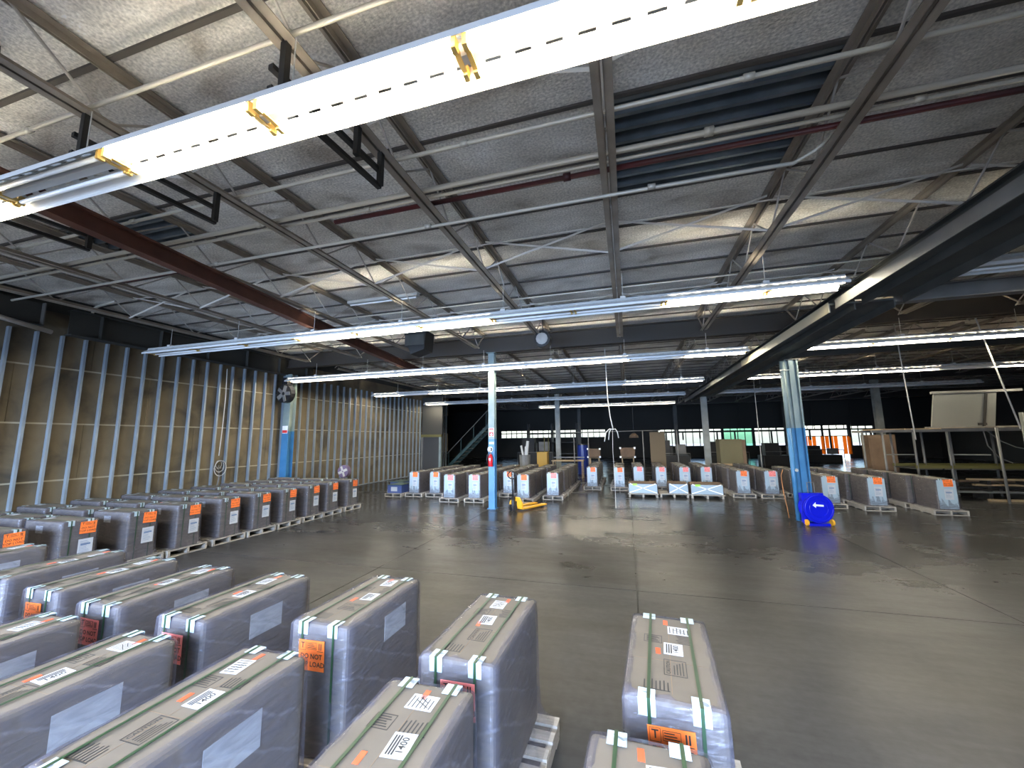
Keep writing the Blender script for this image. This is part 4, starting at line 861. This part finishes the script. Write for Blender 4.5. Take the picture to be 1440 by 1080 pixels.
t = thing('blue_drum', 'blue plastic drum in the gloom behind the far block', 'drum', (-2.6, 24.2, 0)); B('drum_body', MB().tube([(0, 0, 0), (0, 0, 1.7)], 0.32, 14), mat('drum_blue', (0.01, 0.03, 0.20), 0.4), t); B('drum_lid', MB().tube([(0, 0, 1.7), (0, 0, 1.75)], 0.33, 14), BLACK, t)
t = thing('light_pendant', 'brown dome over the tan boards', 'pendant', (0.35, 22.5, 2.1)); B('dome', MB().tube([(0, 0, 0), (0, 0, 0.12), (0, 0, 0.25)], [0.25, 0.22, 0.08], 12), CRATE, t, smooth=True); B('arm', MB().tube([(0, 0, 0.25), (0, 0, 3.4)], 0.012, 6), DARK, t)
pipe('overhead_pipe', 'thin horizontal pipe crossing the gloom above the capped crates', [(-2.6, 21.0, 2.42), (1.6, 21.0, 2.46)], 0.02, GREYSTEEL)
for x, y, m, nm in ((-2.7, 21.0, GREYSTEEL, 'upright pipe at the left end of the overhead pipe'), (-1.95, 20.95, GREYSTEEL, 'upright pipe beside the left capped crate'), (0.75, 20.9, GREYSTEEL, 'upright pipe between capped crate and tan boards'), (2.35, 21.0, GREYSTEEL, 'upright pipe right of the tan boards'), (-4.9, 24, LINTEL, 'olive-yellow upright pipe behind the yellow crate'), (-4.65, 24, LINTEL, 'second olive-yellow upright pipe behind the yellow crate'), (-6.9, 20, GREYSTEEL, 'grey upright post behind the left of the far block')):
    pipe('upright_pipe', nm, [(x, y, 0), (x, y, 2.46 if m is GREYSTEEL else 2.2)], 0.025, m)
# dim machines before the far windows
def machine(label, x, y, w_, h_, seed):
    R = random.Random(seed); t = thing('machine', label, 'machine', (x, y, 0), 0, 'dim machines before the far windows')
    B('bed', MB().box(0, w_, 0, 1.2, 0, h_*0.45), DARK, t); B('head', MB().box(w_*0.1, w_*0.45, 0.2, 1.0, h_*0.45, h_), DARK, t)
    B('spindle', MB().tube([(w_*0.5, 0.5, h_*0.45), (w_*0.5, 0.5, h_*0.8)], 0.1, 8), OLIVESTEEL, t); B('panel', MB().box(w_*0.6, w_*0.9, -0.05, 0.1, h_*0.5, h_*0.85), GREYSTEEL, t)
    B('guard_rail', MB().tube([(0, -0.3, 0), (0, -0.3, 1.0), (w_, -0.3, 1.0), (w_, -0.3, 0)], 0.025, 6), GREYSTEEL, t)
machine('dim machine behind the tan boards', 1.9, 30, 2.2, 1.9, 1); machine('dim machine straight behind the middle far columns', 5.6, 32, 2.6, 1.75, 2)
machine('dim machine behind the runway column', 9.4, 33, 2.6, 1.6, 3); machine('dim machine before the orange curtain, low', 13.6, 37, 2.4, 1.3, 4); machine('dim machine behind the yellow crate', -9.0, 33, 3.0, 2.2, 5)
t = thing('storage_rack', 'dark storage rack standing far back at left', 'rack', (-9.5, 38, 0))
for x in (0, 2.4, 4.8): B('upright', MB().box(x, x+0.1, 0, 1.0, 0, 3.6), DARK, t)
for zz in (0.6, 1.7, 2.55): B('shelf', MB().box(0, 4.9, 0, 1.0, zz, zz+0.08), DARK, t)
hung = thing('overhead_rail', 'dark overhead rail across the far windows', 'rail', (3.0, 40, 2.55)); B('rail', MB().box(0, 17, 0, 0.12, 0, 0.12), DARK, hung)
for q in range(12): B('dropper', MB().box(0.5+1.45*q, 0.62+1.45*q, 0.02, 0.10, -2.55 if q % 3 == 0 else -0.8+0.1*(q % 4), 0.0), DARK, hung)
for q in range(6): B('drop_rod', MB().box(1.2+2.8*q, 1.24+2.8*q, 0.04, 0.08, 0.12, 2.3), DARK, hung)

# ------------------------------------------------------------------ pipe rack at far right
t = thing('pipe_rack', 'grey tubular steel rack loaded with stock at far right', 'rack', (8.4, 16.6, 0))
PXs = [0.0, 0.85, 1.75, 2.55, 3.7, 4.6]
for q, x in enumerate(PXs):
    for yv in ((0.0,) if q != 3 else (-0.7,)) + (1.2,): B('post', MB().tube([(x, yv, 0), (x, yv, 2.28)], 0.035, 8), GREYSTEEL, t, smooth=True)
for q in (0, 2): B('rung', MB().tube([(PXs[q], 0, 1.43), (PXs[q+1], 0 if q == 0 else -0.35, 1.43)], 0.02, 6), LTGREY, t)
for yv in (0.0, 1.2): B('top_rail', MB().box(-0.3, 6.5, yv-0.04, yv+0.04, 2.18, 2.26), GREYSTEEL, t)
B('top_rail', MB().box(1.6, 6.5, -0.06, -0.045, 2.22, 2.29), GREYSTEEL, t)
B('lower_rail', MB().box(0.8, 6.5, -0.03, 0.03, 0.98, 1.08), LINTEL, t); B('lower_rail', MB().box(0.8, 6.5, 1.17, 1.23, 0.98, 1.08), LINTEL, t)
for q in range(9): B('deck_plank', MB().box(0.0+0.7*q, 0.66+0.7*q, 0.06, 1.15, 2.26, 2.30), TIMBER, t)
for q in range(8): B('lower_plank', MB().box(0.85+0.7*q, 1.5+0.7*q, 0.0, 1.2, 0.94, 0.978), OLIVESTEEL, t)
pipe('upright_pole', 'stout pale pole standing before the rack at the right edge', [(12.0, 16.45, 0), (12.0, 16.45, 2.75)], 0.05, LTGREY, 'pole')
t2 = thing('grey_sheet', 'large light grey sheet panel standing on the rack top', 'panel', (10.15, 17.3, 2.30))
B('sheet_panel', MB().prism([(0.05, 0.0), (1.75, 0.0), (1.95, 1.2), (0.25, 1.2)], 0, 0.06), LTGREY, t2); B('top_channel', MB().box(0.2, 2.6, -0.03, 0.09, 1.2, 1.28), GREYSTEEL, t2); B('clamp', MB().bar((1.45, -0.02, 0.05), (1.65, -0.02, 1.15), 0.06, 0.05), DARK, t2); B('clamp_foot', MB().cbox(1.42, -0.02, 0.12, 0.22, 0.04, 0.08), DARK, t2); B('base_channel', MB().box(-0.1, 2.6, -0.04, 0.1, 0.0, 0.05), GREYSTEEL, t2)
for q, (x0, x1, z0, y0, m) in enumerate(((2.2, 4.3, 0.60, 0.1, TIMBER), (2.1, 3.6, 0.52, 0.35, CRATE), (2.4, 4.2, 0.42, 0.2, TIMBER), (1.9, 3.6, 0.2, 0.15, LTGREY), (2.0, 4.2, 0.30, 0.5, DARK), (2.4, 3.5, 0.06, -0.3, TIMBER))):
    names = ['topmost timber length of the stock under the rack', 'short brown board under the topmost timber in the rack', 'pale timber length mid height under the rack', 'light grey metal length lying low under the rack', 'dark bar length lying under the rack', 'timber skid on the floor before the rack']
    tag(B('stock_length', MB().box(0, x1-x0, 0, 0.14, 0, 0.06), m, None, (8.4+x0, 16.6+y0, z0 if z0 > 0.1 else 0.0)), names[q], 'timber' if m in (TIMBER, CRATE) else 'metal bar')
t3 = thing('rack_support', 'stack of dark bearers holding the stock under the rack', 'bearer', (8.4, 16.6, 0))
for x in (2.6, 3.5): B('bearer', MB().box(x, x+0.1, 0.05, 0.7, 0, 0.2), DARK, t3); B('bearer', MB().box(x, x+0.1, 0.05, 0.7, 0.26, 0.30), DARK, t3); B('bearer', MB().box(x, x+0.1, 0.05, 0.7, 0.36, 0.42), DARK, t3); B('bearer', MB().box(x, x+0.1, 0.05, 0.7, 0.48, 0.52), DARK, t3); B('bearer', MB().box(x, x+0.1, 0.05, 0.34, 0.52, 0.6), DARK, t3)
tag(B('brown_cabinet', MB().box(0, 0.85, 0, 0.5, 0.0, 2.1).box(0.05, 0.8, -0.02, 0, 0.1, 2.0), CRATE, None, (8.95, 18.6, 0)), 'dim brown cabinet standing behind the left bays of the pipe rack', 'cabinet')
t = thing('loop_cable', 'loose cables drooping under the rack top at right', 'cable', (11.3, 16.9, 2.2))
B('strand', MB().tube([(0, 0, 0), (0.05, 0, -0.5), (0.3, 0, -0.9), (0.6, 0, -1.05)], 0.018, 6), GREYSTEEL, t); B('strand', MB().tube([(0.1, 0.02, 0), (0.4, 0, -0.35), (0.75, 0, -0.55), (1.2, 0, -0.65)], 0.018, 6), GREYSTEEL, t)
